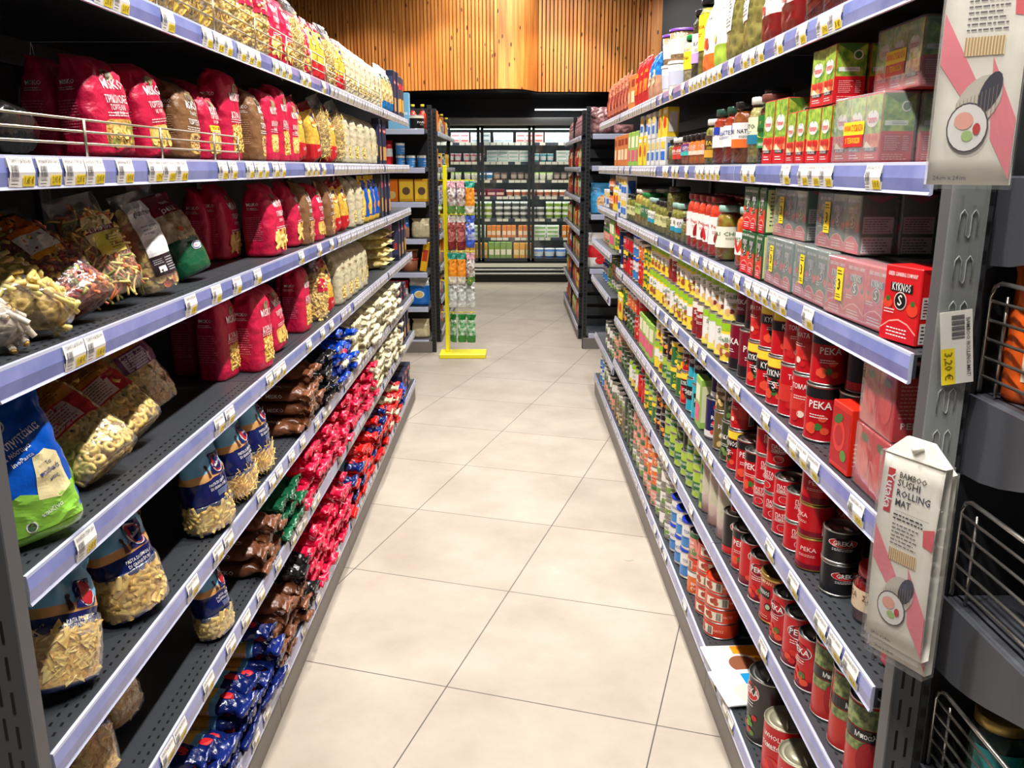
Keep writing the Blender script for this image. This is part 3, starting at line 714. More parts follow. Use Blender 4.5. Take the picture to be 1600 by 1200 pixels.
K['crim_orzo'] = paper_bag('crimson paper bag of fine orzo', CRIM, [('ΚΡΙΘΑΡΑΚΙ', .52, .018, .06), ('ΧΟΝΔΡΟ', .45, .011, .03)], .10, .185, .07, (-.02, .046, .024, .07), 'orzo', .0075, (PASTAL,), e=.25, prof=PAPERT, seed=7)
K['brown'] = paper_bag('brown paper bag of wholegrain pasta', BRN, [('Ολικής', .60, .011, .03), ('ΤΟΡΤΕΛΙ', .48, .017, .05)], .104, .178, .072, (-.01, .046, .012, .062), 'orzo', .0085, (C((200, 168, 122)), C((186, 150, 104))), e=.6, seed=8)
K['brown_penne'] = paper_bag('brown paper bag with tall pasta window', BRN, [('Ολικής', .62, .011, .03), ('ΠΕΝΝΕΣ', .52, .016, .046)], .108, .195, .075, (.0, .046, .016, .07), 'penne', .013, (C((190, 150, 100)),), e=.4, seed=9)
K['cream'] = paper_bag('cream paper bag of bronze-cut pasta', CREAM, [('RUMMO', .66, .016, .05), ('PASTA', .52, .010, .03), ('LENTA', .45, .010, .03)], .11, .20, .075, (-.02, .03, .025, .065), 'fusilli', .013, (PASTAL,), e=.8, seed=10, tcol=M('print_sepia', (130, 104, 74), .5), brand=None)
K['cream2'] = paper_bag('cream paper bag with slim window', CREAM, [('RUMMO', .66, .016, .05), ('N°66', .50, .014, .03)], .10, .195, .07, (.01, .03, .03, .10), 'penne', .012, (PASTAL,), e=.8, seed=11, tcol=MC['print_sepia'], brand=None)
# blue bags
K['b_penne'] = blue_bag('navy and sky-blue bag of penne', 'penne', .0135, (PASTAL,), .128, .232, .08, 12, .34)
K['b_rig'] = blue_bag('navy bag of rigatoni', 'rigatoni', .014, (PASTA,), .135, .23, .09, 13, .46)
K['b_short'] = blue_bag('navy and sky-blue bag of fine short pasta', 'strand', .010, (PASTA,), .112, .225, .075, 14, .32)
K['b_bow'] = blue_bag('navy bag of farfalle', 'bow', .017, (PASTA, PASTAL), .13, .215, .085, 15, .52)
K['b_tube'] = blue_bag('navy and sky-blue bag of short tubes', 'rigatoni', .014, (PASTAL,), .115, .23, .08, 16, .34)
# clear bags with paper labels
def lab_strip(h):
    a = Art().poly([(-.03, h*.40), (.03, h*.40), (.03, h*.98), (-.03, h*.98)], C((226, 120, 24)), 0); a.rect(-.03, h*.40, .03, h*.64, C((244, 240, 228)), 1)
    a.poly([(-.03, h*.40), (.03, h*.40), (.03, h*.46), (-.01, h*.41), (-.03, h*.45)], C((240, 166, 40)), 2).rect(-.03, h*.86, .03, h*.98, C((40, 24, 18)), 1).ell(.005, h*.80, .010, .008, BLACK, 1).ell(-.02, h*.80, .007, .006, WHITE, 1).text('ΖΥΜΑΡΙΚΑ', 0, h*.73, .010, C((120, 50, 14)), 2, width=.04); return a
def lab_oval(h):
    a = Art().ell(0, h*.58, .046, .055, C((232, 214, 150)), 0).text('Η Γη', .004, h*.72, .018, C((168, 132, 48)), 1, width=.035).rect(-.046, h*.585, .046, h*.635, C((120, 22, 30)), 1).text('ΣΤΡΙΦΤΑΡΙΑ', 0, h*.61, .012, WHITE, 2, width=.07)
    a.rect(-.036, h*.36, .034, h*.575, C((246, 226, 92)), 1).lines(-.004, h*.40, .030, h*.55, 6, C((120, 100, 40)), 3); return a
def lab_white(h):
    a = Art().rect(-.032, h*.34, .032, h*.90, C((240, 240, 238)), 0).text('gluten free', 0, h*.78, .018, BLACK, 2, width=.045).lines(-.022, h*.55, .022, h*.66, 3, C((170, 170, 170)), 1)
    a.rect(-.032, h*.14, .032, h*.33, C((40, 26, 34)), 0).rect(-.022, h*.17, -.004, h*.23, WHITE, 1).lines(.002, h*.16, .028, h*.31, 6, C((190, 190, 190)), 1).lines(-.028, h*.25, -.004, h*.31, 3, C((190, 190, 190)), 1); return a
def lab_red(h):
    a = Art().rect(-.052, h*.50, .052, h*.86, C((186, 116, 40)), 0).rect(-.052, h*.34, .052, h*.56, C((184, 28, 34)), 1).rect(-.044, h*.355, .020, h*.545, C((214, 186, 172)), 2).lines(-.040, h*.365, .016, h*.535, 7, C((120, 80, 76)), 4)
    a.ell(-.005, h*.76, .026, .012, C((140, 20, 26)), 2).text('Tortellini', -.005, h*.76, .009, WHITE, 3, width=.036).lines(-.03, h*.60, .03, h*.68, 3, C((90, 52, 20)), 2); return a
def lab_yel(h): return Art().rect(-.05, h*.52, .05, h*.84, C((226, 150, 34)), 0).rect(-.05, h*.52, .05, h*.62, C((240, 232, 214)), 1).ell(0, h*.74, .022, .012, C((150, 30, 24)), 1)
def lab_purp(h): return Art().rect(-.045, h*.52, .045, h*.86, C((200, 120, 36)), 0).rect(-.045, h*.46, .045, h*.68, C((112, 50, 96)), 1).rect(-.038, h*.47, .02, h*.66, C((206, 190, 200)), 2).lines(-.034, h*.48, .016, h*.65, 6, C((100, 80, 96)), 4).ell(0, h*.80, .02, .010, RED, 2)
K['c_multi'] = clear_bag('clear bag of red, green and yellow shapes with long orange label', 'fusilli', .015, (PRED, PRED, PASTA, PORG, PGRN), lab_strip, .13, .24, .075, 21)
K['c_stick'] = clear_bag('clear bag of yellow finger pasta', 'stick', .014, (PASTAL, C((226, 208, 120))), lab_yel, .12, .19, .065, 22)
K['c_white'] = clear_bag('clear bag of whitish rolled pasta', 'penne', .015, (C((214, 204, 186)), C((196, 182, 160))), None, .09, .12, .05, 23)
K['c_stroz'] = clear_bag('clear bag of green and orange strozzapreti with yellow oval label', 'stroz', .015, TRI, lab_oval, .14, .24, .085, 24, .82)
K['c_gf'] = clear_bag('clear bag of small shapes with white gluten free label', 'cup', .013, (PASTA, PORG, PASTAL), lab_white, .09, .215, .07, 25, .85)
K['c_tort'] = clear_bag('clear bag of fat pale tortellini with red and orange label', 'ring', .0145, (PASTAL,), lab_red, .14, .25, .08, 26, .85)
K['c_tort2'] = clear_bag('clear bag of ring tortellini with dark red label', 'ring', .0145, (PASTAL, PASTA), lab_red, .125, .22, .075, 27, .85)
K['c_orec'] = clear_bag('clear bag of orecchiette with purple label', 'cup', .0125, (PASTA, PASTAL), lab_purp, .11, .19, .07, 28, .85)
K['c_tag'] = clear_bag('clear bag of tagliatelle nests', 'strand', .010, (PASTAL, C((222, 196, 120))), None, .12, .20, .075, 29, .75)
K['c_bow'] = clear_bag('clear bag of yellow farfalle', 'bow', .017, (C((244, 206, 80)), C((236, 190, 60))), None, .13, .19, .075, 30, .8)
K['c_red'] = clear_bag('clear bag of pasta with crimson printed band', 'fusilli', .014, (PASTAL, PASTA), lambda h: Art().rect(-.05, h*.5, .05, h*.72, C((190, 14, 58)), 0).text('ΖΥΜΗ', 0, h*.6, .02, WHITE, 1, width=.05), .115, .195, .075, 31)
YF = C((248, 206, 60)); PURP = C((62, 44, 120))
def yr_art(h): return Art().poly([(-.06, 0.012), (.06, .012), (.06, h*.20), (-.06, h*.34)], RED, 1).poly([(.028, h*.2), (.045, h*.2), (.020, h*.8), (.004, h*.8)], PURP, 1).ell(-.005, h*.66, .020, .016, C((250, 232, 150)), 2).text('MELISSA', -.005, h*.66, .012, RED, 3, width=.034).text('kids', 0, h*.18, .014, WHITE, 3, width=.03)
K['yelred'] = soft_bag('pasta_bag', 'pasta bag', 'yellow pasta bag with red foot', [(0, .08, RED), (.08, .86, M('yellow_pasta_print', (244, 204, 84), .25, var=((226, 168, 60), 110), bump=(60, .6, .004))), (.86, 1, M('deep_red_film', (140, 10, 24), .25))], yr_art(.185), .105, .185, .07, 41)
K['greenbag'] = soft_bag('pasta_bag', 'pasta bag', 'clear and red bag with dark green printed foot', [(0, .42, GRNF), (.42, .74, M('dim_pasta_print', (200, 190, 160), .2, var=((160, 130, 90), 60))), (.74, 1, M('deep_wine_film', (120, 18, 36), .25))],
    Art(.66).text('Τριβέλι', .0, .25, .026, WHITE, 2, width=.09).text('Υγιεινή', .02, .28, .014, WHITE, 2, width=.04).text('ΜΑΚΟΥΛΝΑ', 0, .135, .022, C((240, 226, 170)), 2, width=.11).ell(.018, .095, .034, .016, C((236, 240, 246)), 1, 24).ell(.018, .095, .031, .0135, C((24, 60, 140)), 2, 24).ell(.018, .095, .026, .010, WHITE, 3, 24).text('ΜΑΚΒΕΛ', .018, .095, .011, RED, 5, width=.036).ell(-.02, .17, .016, .012, PORG, 2, 12), .125, .21, .075, 42)
K['bluesun'] = soft_bag('pasta_bag', 'pasta bag', 'blue and yellow pasta bag', [(0, .12, YF), (.12, .9, BLUEF), (.9, 1, YF)], Art().rect(-.06, .03, -.038, .2, YF, 1).rect(.038, .03, .06, .2, YF, 1).text('KIDS', 0, .155, .018, WHITE, 2, width=.04).ell(0, .07, .018, .016, C((230, 150, 60)), 1), .11, .20, .075, 43)
def kids(c_, sign=1):
    a = Art(.70).poly([(-.085, .02), (.085, .02), (.085, .10), (.03, .085), (-.03, .11), (-.085, .095)], C((132, 188, 62)), 1)
    a.poly([(.012, .14), (.02, .175), (.05, .185), (.07, .17), (.075, .09), (.045, .075), (.0, .085)], C((230, 214, 160)), 2).text('Τα', .045, .155, .012, C((50, 60, 130)), 5, width=.012, rot=.2).text('παιδικά', .042, .138, .014, C((50, 60, 130)), 5, width=.045, rot=.2).text('μας', .048, .120, .012, C((50, 60, 130)), 5, width=.02, rot=.2)
    a.ell(-.034, .262, .031, .021, WHITE, 2, 24, -.1).ell(-.034, .262, .028, .018, C((22, 52, 140)), 3, 24, -.1).ell(-.034, .262, .023, .0135, WHITE, 4, 24, -.1).text('ΙΟΣ', -.034, .262, .016, RED, 6, width=.03, rot=-.1)
    a.text('Αυτηγητάκια', .004, .222, .026, WHITE, 3, width=.112, rot=.30).text('& Νόστιμα', -.004, .196, .014, WHITE, 3, width=.062, rot=.25).text('InoPasta', .000, .178, .014, WHITE, 3, width=.05, rot=.25).ell(-.03, .035, .012, .012, WHITE, 3, 16).ell(-.03, .035, .009, .009, C((60, 90, 60)), 4, 16).text('κουζίνα', .02, .055, .013, WHITE, 3, width=.05, rot=.2); return a
K['kids'] = soft_bag('pasta_bag', 'pasta bag', 'bright blue and lime green bag of small pasta with oval emblem', [(0, .1, M('lime_film', (128, 186, 58), .22, bump=(34, .6, .006))), (.1, 1, BLUEF)], kids(0), .135, .222, .075, 44, 2.4)
K['limebag'] = soft_bag('pasta_bag', 'pasta bag', 'lime green bag with pasta print and yellow corner', [(0, .45, MC['lime_film']), (.45, .86, MC['yellow_pasta_print']), (.86, 1, BLUEF)], Art(.72).rect(-.06, .235, .06, .265, YF, 2).text('Τα παιδικά', .0, .18, .018, C((50, 60, 130)), 3, width=.07, rot=.2).poly([(-.04, .07), (.0, .07), (.0, .085), (-.02, .085), (0, .12), (-.04, .12), (-.04, .108), (-.018, .108), (-.04, .085)], C((236, 110, 40)), 3).ell(.03, .12, .014, .016, RED, 2), .11, .20, .065, 45)
K['rummo_tag'] = soft_bag('pasta_bag', 'pasta bag', 'clear bag of tagliatelle with blue foot', [(0, .22, M('blue_foot_film', (30, 110, 170), .25)), (.22, .8, M('nest_print', (226, 206, 150), .25, var=((180, 140, 80), 45), bump=(60, .8, .006))), (.8, 1, M('pale_film', (206, 212, 214), .2))], Art().rect(-.03, .15, .012, .172, C((20, 80, 90)), 1).text('pasta', -.01, .161, .012, WHITE, 2, width=.03), .12, .22, .08, 46)
K['blackflat'] = soft_bag('pasta_bag', 'pasta bag', 'shiny black film pasta bag lying flat', [(0, 1, BLK2)], Art().lines(-.03, .06, .03, .12, 4, C((150, 150, 150)), 1), .13, .20, .075, 47, amp=.007)
K['redwhite'] = soft_bag('pasta_bag', 'pasta bag', 'red and silver pasta bag heaped on top', [(0, .4, RED), (.4, .7, M('silver_film', (200, 196, 200), .2, bump=(30, .6, .005))), (.7, 1, RED)], Art().text('GOODY', 0, .06, .02, WHITE, 1, width=.06), .14, .24, .08, 48, amp=.006)
# long packets
for i in range(3):
    K['l_crim%d' % i] = long_pack('crimson film packet of long pasta', CRIM2, 'MISKO', seed=51+i)
    K['l_brown%d' % i] = long_pack('chocolate brown packet of long pasta', BRN2, 'ΛΙΓΚΟΥΙΝΙ' if i == 0 else 'MISKO', seed=55+i)
    K['l_cream%d' % i] = long_pack('cream paper packet of long pasta', CREAM, 'RUMMO', seed=59+i, tcol=MC['print_sepia'], w=.082)
K['l_black0'] = long_pack('black film packet of long pasta', BLK2, 'ΜΑΥΡΑ', seed=63); K['l_black1'] = long_pack('black film packet of long pasta', BLK2, 'ΜΑΥΡΑ', seed=64)
K['l_green0'] = long_pack('dark green film packet of long pasta', GRNF, 'SPINACI', seed=65); K['l_green1'] = long_pack('dark green film packet of long pasta', GRNF, 'SPINACI', seed=66)
K['l_blue0'] = long_pack('bright blue film packet of long pasta', M('cobalt_film', (8, 60, 170), .2, bump=(40, .6, .006)), 'PASTA', seed=67); K['l_blue1'] = long_pack('bright blue film packet of long pasta', MC['cobalt_film'], 'PASTA', seed=68)
K['l_spag0'] = long_pack('navy packet of spaghetti with clear middle', NAVY, 'Melissa', seed=69, strands=1); K['l_spag1'] = long_pack('navy packet of spaghetti with clear middle', NAVY, 'Melissa', seed=70, strands=1)
K['l_red0'] = long_pack('red and yellow packet of spaghetti', M('scarlet_film', (214, 26, 24), .22, bump=(40, .6, .006)), 'MELISSA', seed=71, tcol=YF); K['l_red1'] = long_pack('red and yellow packet of spaghetti', MC['scarlet_film'], 'MELISSA', seed=72, tcol=C((40, 60, 160)))
K['l_noodle'] = soft_bag('noodle_packet', 'noodle packet', 'clear packet of pale noodle nests', [(0, 1, M('noodle_nest', (234, 220, 150), .3, var=((206, 180, 96), 60), bump=(60, .8, .006)))], Art().rect(-.03, .06, .03, .1, WHITE, 1), .14, .17, .05, 73)
DBOX = C((34, 38, 66)); K['darkbox'] = box('pasta_box', 'pasta box', 'tall dark blue cardboard pasta box', .085, .04, .23, DBOX, Art().rect(-.035, .02, .035, .09, C((206, 150, 80)), 1).text('Barilla', 0, .17, .018, WHITE, 2, width=.05).ell(0, .17, .032, .012, RED, 1), Art().rect(-.015, .03, .015, .2, C((60, 66, 100)), 1).rect(-.008, .06, .008, .1, C((200, 60, 50)), 2))
K['darkbox2'] = box('pasta_box', 'pasta box', 'charcoal cardboard pasta box', .08, .045, .22, C((58, 60, 70)), Art().rect(-.03, .03, .03, .1, C((214, 160, 60)), 1).rect(-.03, .15, .03, .18, C((210, 40, 60)), 1), Art().rect(-.016, .02, .016, .2, C((80, 84, 96)), 1).rect(-.01, .1, .01, .13, C((206, 50, 80)), 2))
K['lowbox'] = box('pasta_box', 'pasta box', 'low dark blue cardboard pasta box', .12, .19, .045, DBOX, Art().ell(0, .022, .03, .013, RED, 1).text('Barilla', 0, .022, .013, WHITE, 2, width=.04), Art().ell(0, .022, .03, .013, RED, 1))

# ---- cartons
FOL = M('foliage_print', (84, 140, 40), .35, var=((178, 206, 74), 70)); CRED = C((212, 20, 34), .32)
def pum_front(w, h):
    a = Art().rect(-w/2+.001, h*.30, w/2-.001, h-.002, FOL, 0).rect(-w/2+.001, h*.22, w/2-.001, h*.42, M('tomato_print', (214, 44, 34), .35, var=((240, 150, 90), 60)), 1).rect(-w/2+.001, .001, w/2-.001, h*.20, CRED, 1)
    a.ell(-w*.02, h*.64, w*.36, h*.125, WHITE, 2, 24).poly([(-w*.08, h*.79), (0, h*.70), (w*.08, h*.79)], FOL, 3).text('Pummarò', -w*.02, h*.63, .016, CRED, 4, width=w*.6)
    for q in (-.3, -.1, .12, .32): a.ell(w*q, h*.36, w*.10, h*.055, C((206, 26, 26), .3), 3, 12)
    a.poly([(-w*.4, h*.22), (-w*.3, h*.32), (w*.1, h*.22)], C((244, 224, 190)), 3).rect(-w*.34, h*.17, w*.36, h*.22, BLACK, 4).text('ΚΛΑΣΣΙΚΟΣ', 0, h*.195, .007, WHITE, 6, width=w*.55).lines(-w*.3, h*.05, w*.3, h*.13, 2, WHITE, 3); return a
def pum_side(w, h):
    return Art().rect(-w/2+.001, h*.45, w/2-.001, h-.002, FOL, 0).rect(-w/2+.001, .001, w/2-.001, h*.45, CRED, 0).poly([(-w/2, h-.001), (0, h*.84), (w/2, h-.001)], C((70, 120, 36)), 1).ell(w*.2, h*.80, .008, .008, WHITE, 2, 14).ell(w*.2, h*.80, .006, .006, C((60, 110, 40)), 3, 14)\
        .rect(-w*.4, h*.53, w*.28, h*.60, C((230, 236, 220)), 1).lines(-w*.2, h*.545, w*.25, h*.59, 2, INKG, 3).rect(-w*.4, h*.16, w*.4, h*.40, C((180, 12, 26)), 1).lines(-w*.37, h*.17, w*.1, h*.39, 7, C((246, 170, 170)), 2).lines(w*.18, h*.17, w*.37, h*.39, 7, C((246, 200, 200)), 2).lines(-w*.4, h*.03, w*.4, h*.13, 3, C((246, 170, 170)), 2)
def kyk_front(w, h, body, tom=True):
    a = Art().text('GREEK CANNING COMPANY', 0, h*.89, .008, WHITE, 2, width=w*.8).rect(-w*.30, h*.67, w*.30, h*.78, BLACK, 2).text('KYKNOS', 0, h*.725, .016, WHITE, 4, width=w*.5)
    a.ell(0, h*.55, w*.17, h*.12, C((236, 214, 200)), 2, 20).ell(0, h*.55, w*.15, h*.105, BLACK, 3, 20).text('S', 0, h*.55, .022, WHITE, 5).ell(-w*.34, h*.5, w*.13, h*.07, C((228, 66, 40)), 2, 14).ell(w*.34, h*.46, w*.15, h*.09, C((228, 60, 36)), 2, 14).ell(-w*.34, h*.56, w*.06, .004, C((50, 110, 40)), 3, 8).ell(w*.34, h*.54, w*.06, .004, C((50, 110, 40)), 3, 8)
    a.lines(-w*.42, h*.36, -w*.1, h*.44, 2, WHITE, 3).poly([(-w*.5+.001, .001), (w*.5-.001, .001), (w*.5-.001, h*.16), (w*.25, h*.27), (0, h*.31), (-w*.25, h*.27), (-w*.5+.001, h*.16)], C((238, 176, 160)), 2).poly([(-w*.5+.001, .001), (w*.5-.001, .001), (w*.5-.001, h*.14), (w*.25, h*.25), (0, h*.29), (-w*.25, h*.25), (-w*.5+.001, h*.14)], CRED, 3).lines(-w*.3, h*.06, w*.3, h*.2, 3, WHITE, 4); return a
def kyk_side(w, h): return Art().rect(-w*.44, h*.03, w*.44, h*.30, C((226, 220, 214)), 1).lines(-w*.4, h*.04, w*.4, h*.28, 5, BLACK, 2).rect(-w*.44, h*.36, w*.44, h*.64, C((224, 210, 206)), 1).lines(-w*.4, h*.38, w*.4, h*.62, 6, C((90, 40, 44)), 2).poly([(-w/2, h-.001), (0, h*.86), (w/2, h-.001)], DRED, 1)
KRED = C((214, 28, 32), .3); KGRN = C((44, 92, 54), .3)
K['pum'] = box('juice_carton', 'tomato carton', 'green and red tomato carton with white circle', .060, .052, .098, C((196, 30, 34)), pum_front(.060, .098), pum_side(.052, .098))
K['pumtall'] = box('juice_carton', 'tomato carton', 'tall green and red tomato carton with white circle', .066, .056, .13, C((196, 30, 34)), pum_front(.066, .13), pum_side(.056, .13))
K['kred'] = box('tomato_carton', 'tomato carton', 'single bright red tomato carton with swan oval', .078, .062, .108, KRED, kyk_front(.078, .108, KRED), kyk_side(.062, .108))
K['kgrn'] = box('tomato_carton', 'tomato carton', 'slim green tomato carton with swan oval', .055, .06, .10, KGRN, kyk_front(.055, .10, KGRN).rect(-.0265, .012, .0265, .04, C((212, 60, 44)), 1), Art().rect(-.027, .004, .027, .095, C((214, 214, 150)), 1).lines(-.02, .015, .02, .09, 9, C((90, 90, 60)), 2))
def multi(desc, w, d, h, n, body, fr, sd, sticker, stext, film_m=None):
    parts = []
    for i in range(n):
        m = MB(); x0 = (i-(n-1)/2)*w; m.bbox(x0-w/2+.0004, x0+w/2-.0004, -d/2, d/2, 0, h, body, .0015); m.art(fr, lambda x, z, o: (x+x0, -d/2-o, z), 1)
        if i == 0: m.art(sd, lambda x, z, o: (x0-w/2-o+.0003, -x, z), 1)
        if i == n-1: m.art(sd, lambda x, z, o: (x0+w/2+o-.0003, x, z), 1)
        parts.append(('carton', m.mesh('carton')))
    W_ = n*w; f = MB(); f.bbox(-W_/2-.003, W_/2+.003, -d/2-.003, d/2+.003, .0002, h+.002, film_m or CLEARW, .004, 2); parts.append(('shrink_wrap', f.mesh('shrink_wrap')))
    if sticker:
        s_ = MB(); y = -d/2-.0036; a = Art()
        if sticker == 'wide': a.rect(-.042, h*.42, .036, h*.62, YELL, 0).rect(-.040, h*.24, .034, h*.42, CRED, 0).text(stext[0], -.003, h*.52, .013, CRED, 2, width=.07).text(stext[1], -.003, h*.33, .012, YELL, 2, width=.055)
        else: a.rect(-W_*.30, h*.28, -W_*.30+.026, h*.28+.055, YELL, 0).text('3', -W_*.30+.013, h*.28+.026, .026, BLACK, 2).lines(-W_*.30+.003, h*.28+.004, -W_*.30+.023, h*.28+.012, 2, BLACK, 1).lines(-W_*.30+.003, h*.28+.042, -W_*.30+.023, h*.28+.052, 2, BLACK, 1)
        s_.art(a, lambda x, z, o: (x, y-o, z), 1); parts.append(('price_sticker', s_.mesh('price_sticker'), 'yellow offer sticker'))
    return Kind('carton_multipack', 'carton pack', desc, parts, (W_+.006, d+.006, h+.002))
K['pum3'] = multi('shrink-wrapped trio of tomato cartons with yellow offer sticker', .058, .052, .103, 3, C((196, 30, 34)), pum_front(.058, .103), pum_side(.052, .103), 'wide', ('ΜΑΝΑ ΣΥΣΚΑΣΙΑ', '3 ΤΕΜΑΧΙΩΝ'))
K['kred3'] = multi('shrink-wrapped row of red tomato cartons with yellow sticker', .074, .060, .096, 3, KRED, kyk_front(.074, .096, KRED), kyk_side(.060, .096), 'tall', None)
K['kgrn3'] = multi('shrink-wrapped row of dark green tomato cartons with yellow sticker', .062, .058, .098, 3, KGRN, kyk_front(.062, .098, KGRN), kyk_side(.058, .098), 'tall', None)
K['kgrn2'] = multi('shrink-wrapped dark green tomato cartons without sticker', .062, .058, .098, 3, KGRN, kyk_front(.062, .098, KGRN), kyk_side(.058, .098), None, None)
K['red_pum2'] = box('tomato_carton', 'tomato carton', 'orange-red chopped tomato carton with green leaf', .075, .065, .115, C((222, 44, 26), .3), Art().rect(-.036, .01, .036, .105, C((188, 22, 26)), 0).ell(-.005, .06, .024, .028, C((224, 60, 50)), 1, 18).ell(-.005, .06, .016, .018, C((190, 30, 34)), 2, 14).ell(-.01, .088, .018, .008, C((60, 110, 50)), 2, 10, .4).ell(.018, .03, .012, .010, C((90, 140, 60)), 2, 10), Art().lines(-.025, .015, .025, .06, 6, C((246, 190, 170)), 1).text('ΤΟΜΑΤΑ', 0, .09, .012, WHITE, 1, width=.045))
K['red3'] = multi('shrink-wrapped stack of red chopped tomato cartons', .062, .062, .102, 2, C((208, 24, 28), .3), Art().ell(0, .05, .022, .03, C((226, 70, 60)), 1, 18).ell(0, .085, .014, .007, C((60, 110, 50)), 2, 10), Art().rect(-.03, .008, .03, .096, CRED, 0).lines(-.024, .035, .024, .09, 9, C((246, 150, 140)), 1).text('PEKA', 0, .025, .014, WHITE, 1, width=.04), None, None, film('thin_wrap_film', op=.06, bump=(18, .6, .005)))
# ---- cans
def L_(c_): return c_
def can_lab(r, h, top=None, mid=None, text=None, tc=WHITE, tz=.6, ts=.02, tw=.05, motif=None, foot=None, small=True, badge=None, bt=None):
    a = Art(); W_ = PI*r*.98
    if top: a.rect(-W_, h*.78, W_, h*.955, top, 0)
    if mid: a.rect(-W_, h*mid[1], W_, h*mid[2], mid[0], 1)
    if foot: a.rect(-W_, h*.045, W_, h*.20, foot, 1)
    for off in (-PI*r*.5, PI*r*.5):
        if badge: a.ell(off, h*tz, .026, h*.14, C((240, 230, 220)), 2, 20).ell(off, h*tz, .0245, h*.125, badge, 3, 20)
        if text: a.text(text, off, h*tz, ts, tc, 5, width=tw)
        if motif:
            rr = random.Random(int(h*1e4)+len(motif))
            for q in range(7): a.ell(off+rr.uniform(-.022, .022), h*(.14+.30*rr.random()), .008, .007, rr.choice(motif), 2, 10)
        if small: a.lines(off-.018, h*(tz-.24), off+.018, h*(tz-.15), 2, tc, 4)
    a.rect(-.008, h*.12, .010, h*.5, C((230, 228, 224)), 3).bars(-.006, h*.15, .008, h*.36, BLACK, 8, 4).rect(-PI*r*.06-W_*.0, h*.55, PI*r*.1, h*.56, tc, 2)
    return a
TOMM = (C((220, 40, 34)), C((236, 80, 50)), C((60, 120, 50))); BEAN = (C((214, 150, 90)), C((170, 80, 50)), C((240, 214, 160))); GRNM = (C((120, 160, 60)), C((70, 120, 50)), C((200, 210, 120)))
RC = M('can_red_litho', (196, 16, 28), .28); DRC = M('can_wine_litho', (120, 10, 34), .28); BKC = M('can_black_litho', (24, 24, 26), .28); YC = M('can_yellow_litho', (246, 218, 60), .3); NC = M('can_navy_litho', (18, 30, 80), .28)
TC_ = M('can_teal_litho', (30, 170, 190), .28); LC = M('can_lime_litho', (172, 200, 70), .32); GC = M('can_green_litho', (40, 110, 56), .3); WC = M('can_white_litho', (232, 230, 222), .3); OC = M('can_orange_litho', (224, 110, 40), .3); ORC = M('can_flame_litho', (216, 62, 32), .28); GDC = M('can_gold_litho', (176, 140, 70), .3); LBC = M('can_blue_litho', (60, 130, 196), .3)
SAL = M('can_salmon_litho', (226, 140, 120), .3); GYC = M('can_bare_steel', (150, 150, 146), .35, .85)
r0, h0 = .0365, .108
K['bean_y'] = can('yellow bean can with green leaf crown', YC, can_lab(r0, h0, M('leaf_lime', (150, 200, 40), .3), (WHITE, .42, .70), 'Sella', C((60, 110, 30)), .56, .018, .045, BEAN), r0, h0, upper=(.78, .95, MC['leaf_lime']))
K['bean_w'] = can('white and green bean can with brown beans', WC, can_lab(r0, h0, MC['leaf_lime'], None, 'Sella', C((60, 110, 30)), .66, .018, .045, (C((150, 60, 50)), C((226, 180, 110)), C((120, 40, 40))), C((236, 220, 90))), r0, h0)
K['bean_r'] = can('red kidney bean can', C((150, 24, 30), .3), can_lab(r0, h0, C((230, 226, 210)), None, 'Sella', WHITE, .66, .018, .045, (C((110, 20, 30)), C((140, 40, 50)))), r0, h0)
K['wine'] = can('wine red can with white text panel', DRC, can_lab(r0+.004, h0+.01, None, (BKC, .04, .26), 'PEKA', WHITE, .62, .022, .05), r0+.004, h0+.01)
K['kyk'] = can('red tomato can with swan emblem and yellow band', RC, can_lab(r0, h0, YC, (BKC, .56, .76), 'KYKNOS', WHITE, .66, .019, .052, TOMM, None).ell(-PI*r0*.5, h0*.42, .013, .015, BLACK, 4, 16).text('S', -PI*r0*.5, h0*.42, .022, WHITE, 6).ell(PI*r0*.5, h0*.42, .013, .015, BLACK, 4, 16).text('S', PI*r0*.5, h0*.42, .022, WHITE, 6), r0, h0)
K['toms'] = can('red can printed with chopped tomatoes', RC, can_lab(r0, h0, None, (C((210, 50, 40)), .3, .62), 'ΤΟΜΑΤΑ', WHITE, .78, .014, .05, (C((236, 90, 60)), C((200, 30, 30)), C((240, 220, 200)))), r0, h0)
K['peka'] = can('black tomato can with large red shield', BKC, can_lab(r0+.003, h0+.006, None, None, 'PEKA', WHITE, .72, .02, .042, GRNM, RC, badge=RC), r0+.003, h0+.006)
K['pekared'] = can('red can with dark shield and tomato print', RC, can_lab(r0, h0, BKC, None, 'PEKA', WHITE, .66, .02, .042, TOMM), r0, h0)
K['heinz'] = can('turquoise bean can with black keystone', TC_, can_lab(r0, h0, None, None, 'HEINZ', WHITE, .56, .020, .046, None, None, False).poly([(-PI*r0*.5-.024, .040), (-PI*r0*.5+.024, .040), (-PI*r0*.5+.028, .082), (-PI*r0*.5-.028, .082)], BLACK, 2).poly([(PI*r0*.5-.024, .040), (PI*r0*.5+.024, .040), (PI*r0*.5+.028, .082), (PI*r0*.5-.028, .082)], BLACK, 2), r0, h0)
K['navy'] = can('navy blue can with white foot band', NC, can_lab(.044, .118, None, None, 'Rossi', WHITE, .55, .016, .036, (C((206, 40, 40)), C((220, 60, 50))), WC).ell(-PI*.022, .095, .012, .012, RED, 3, 16).ell(PI*.022, .095, .012, .012, RED, 3, 16), .044, .118)
K['chick'] = can('khaki can of chickpeas', C((110, 92, 52), .3), can_lab(r0, h0, None, None, 'ΡΕΒΙΘΙΑ', WHITE, .62, .016, .05, (C((236, 206, 140)), C((214, 180, 110)))), r0, h0)
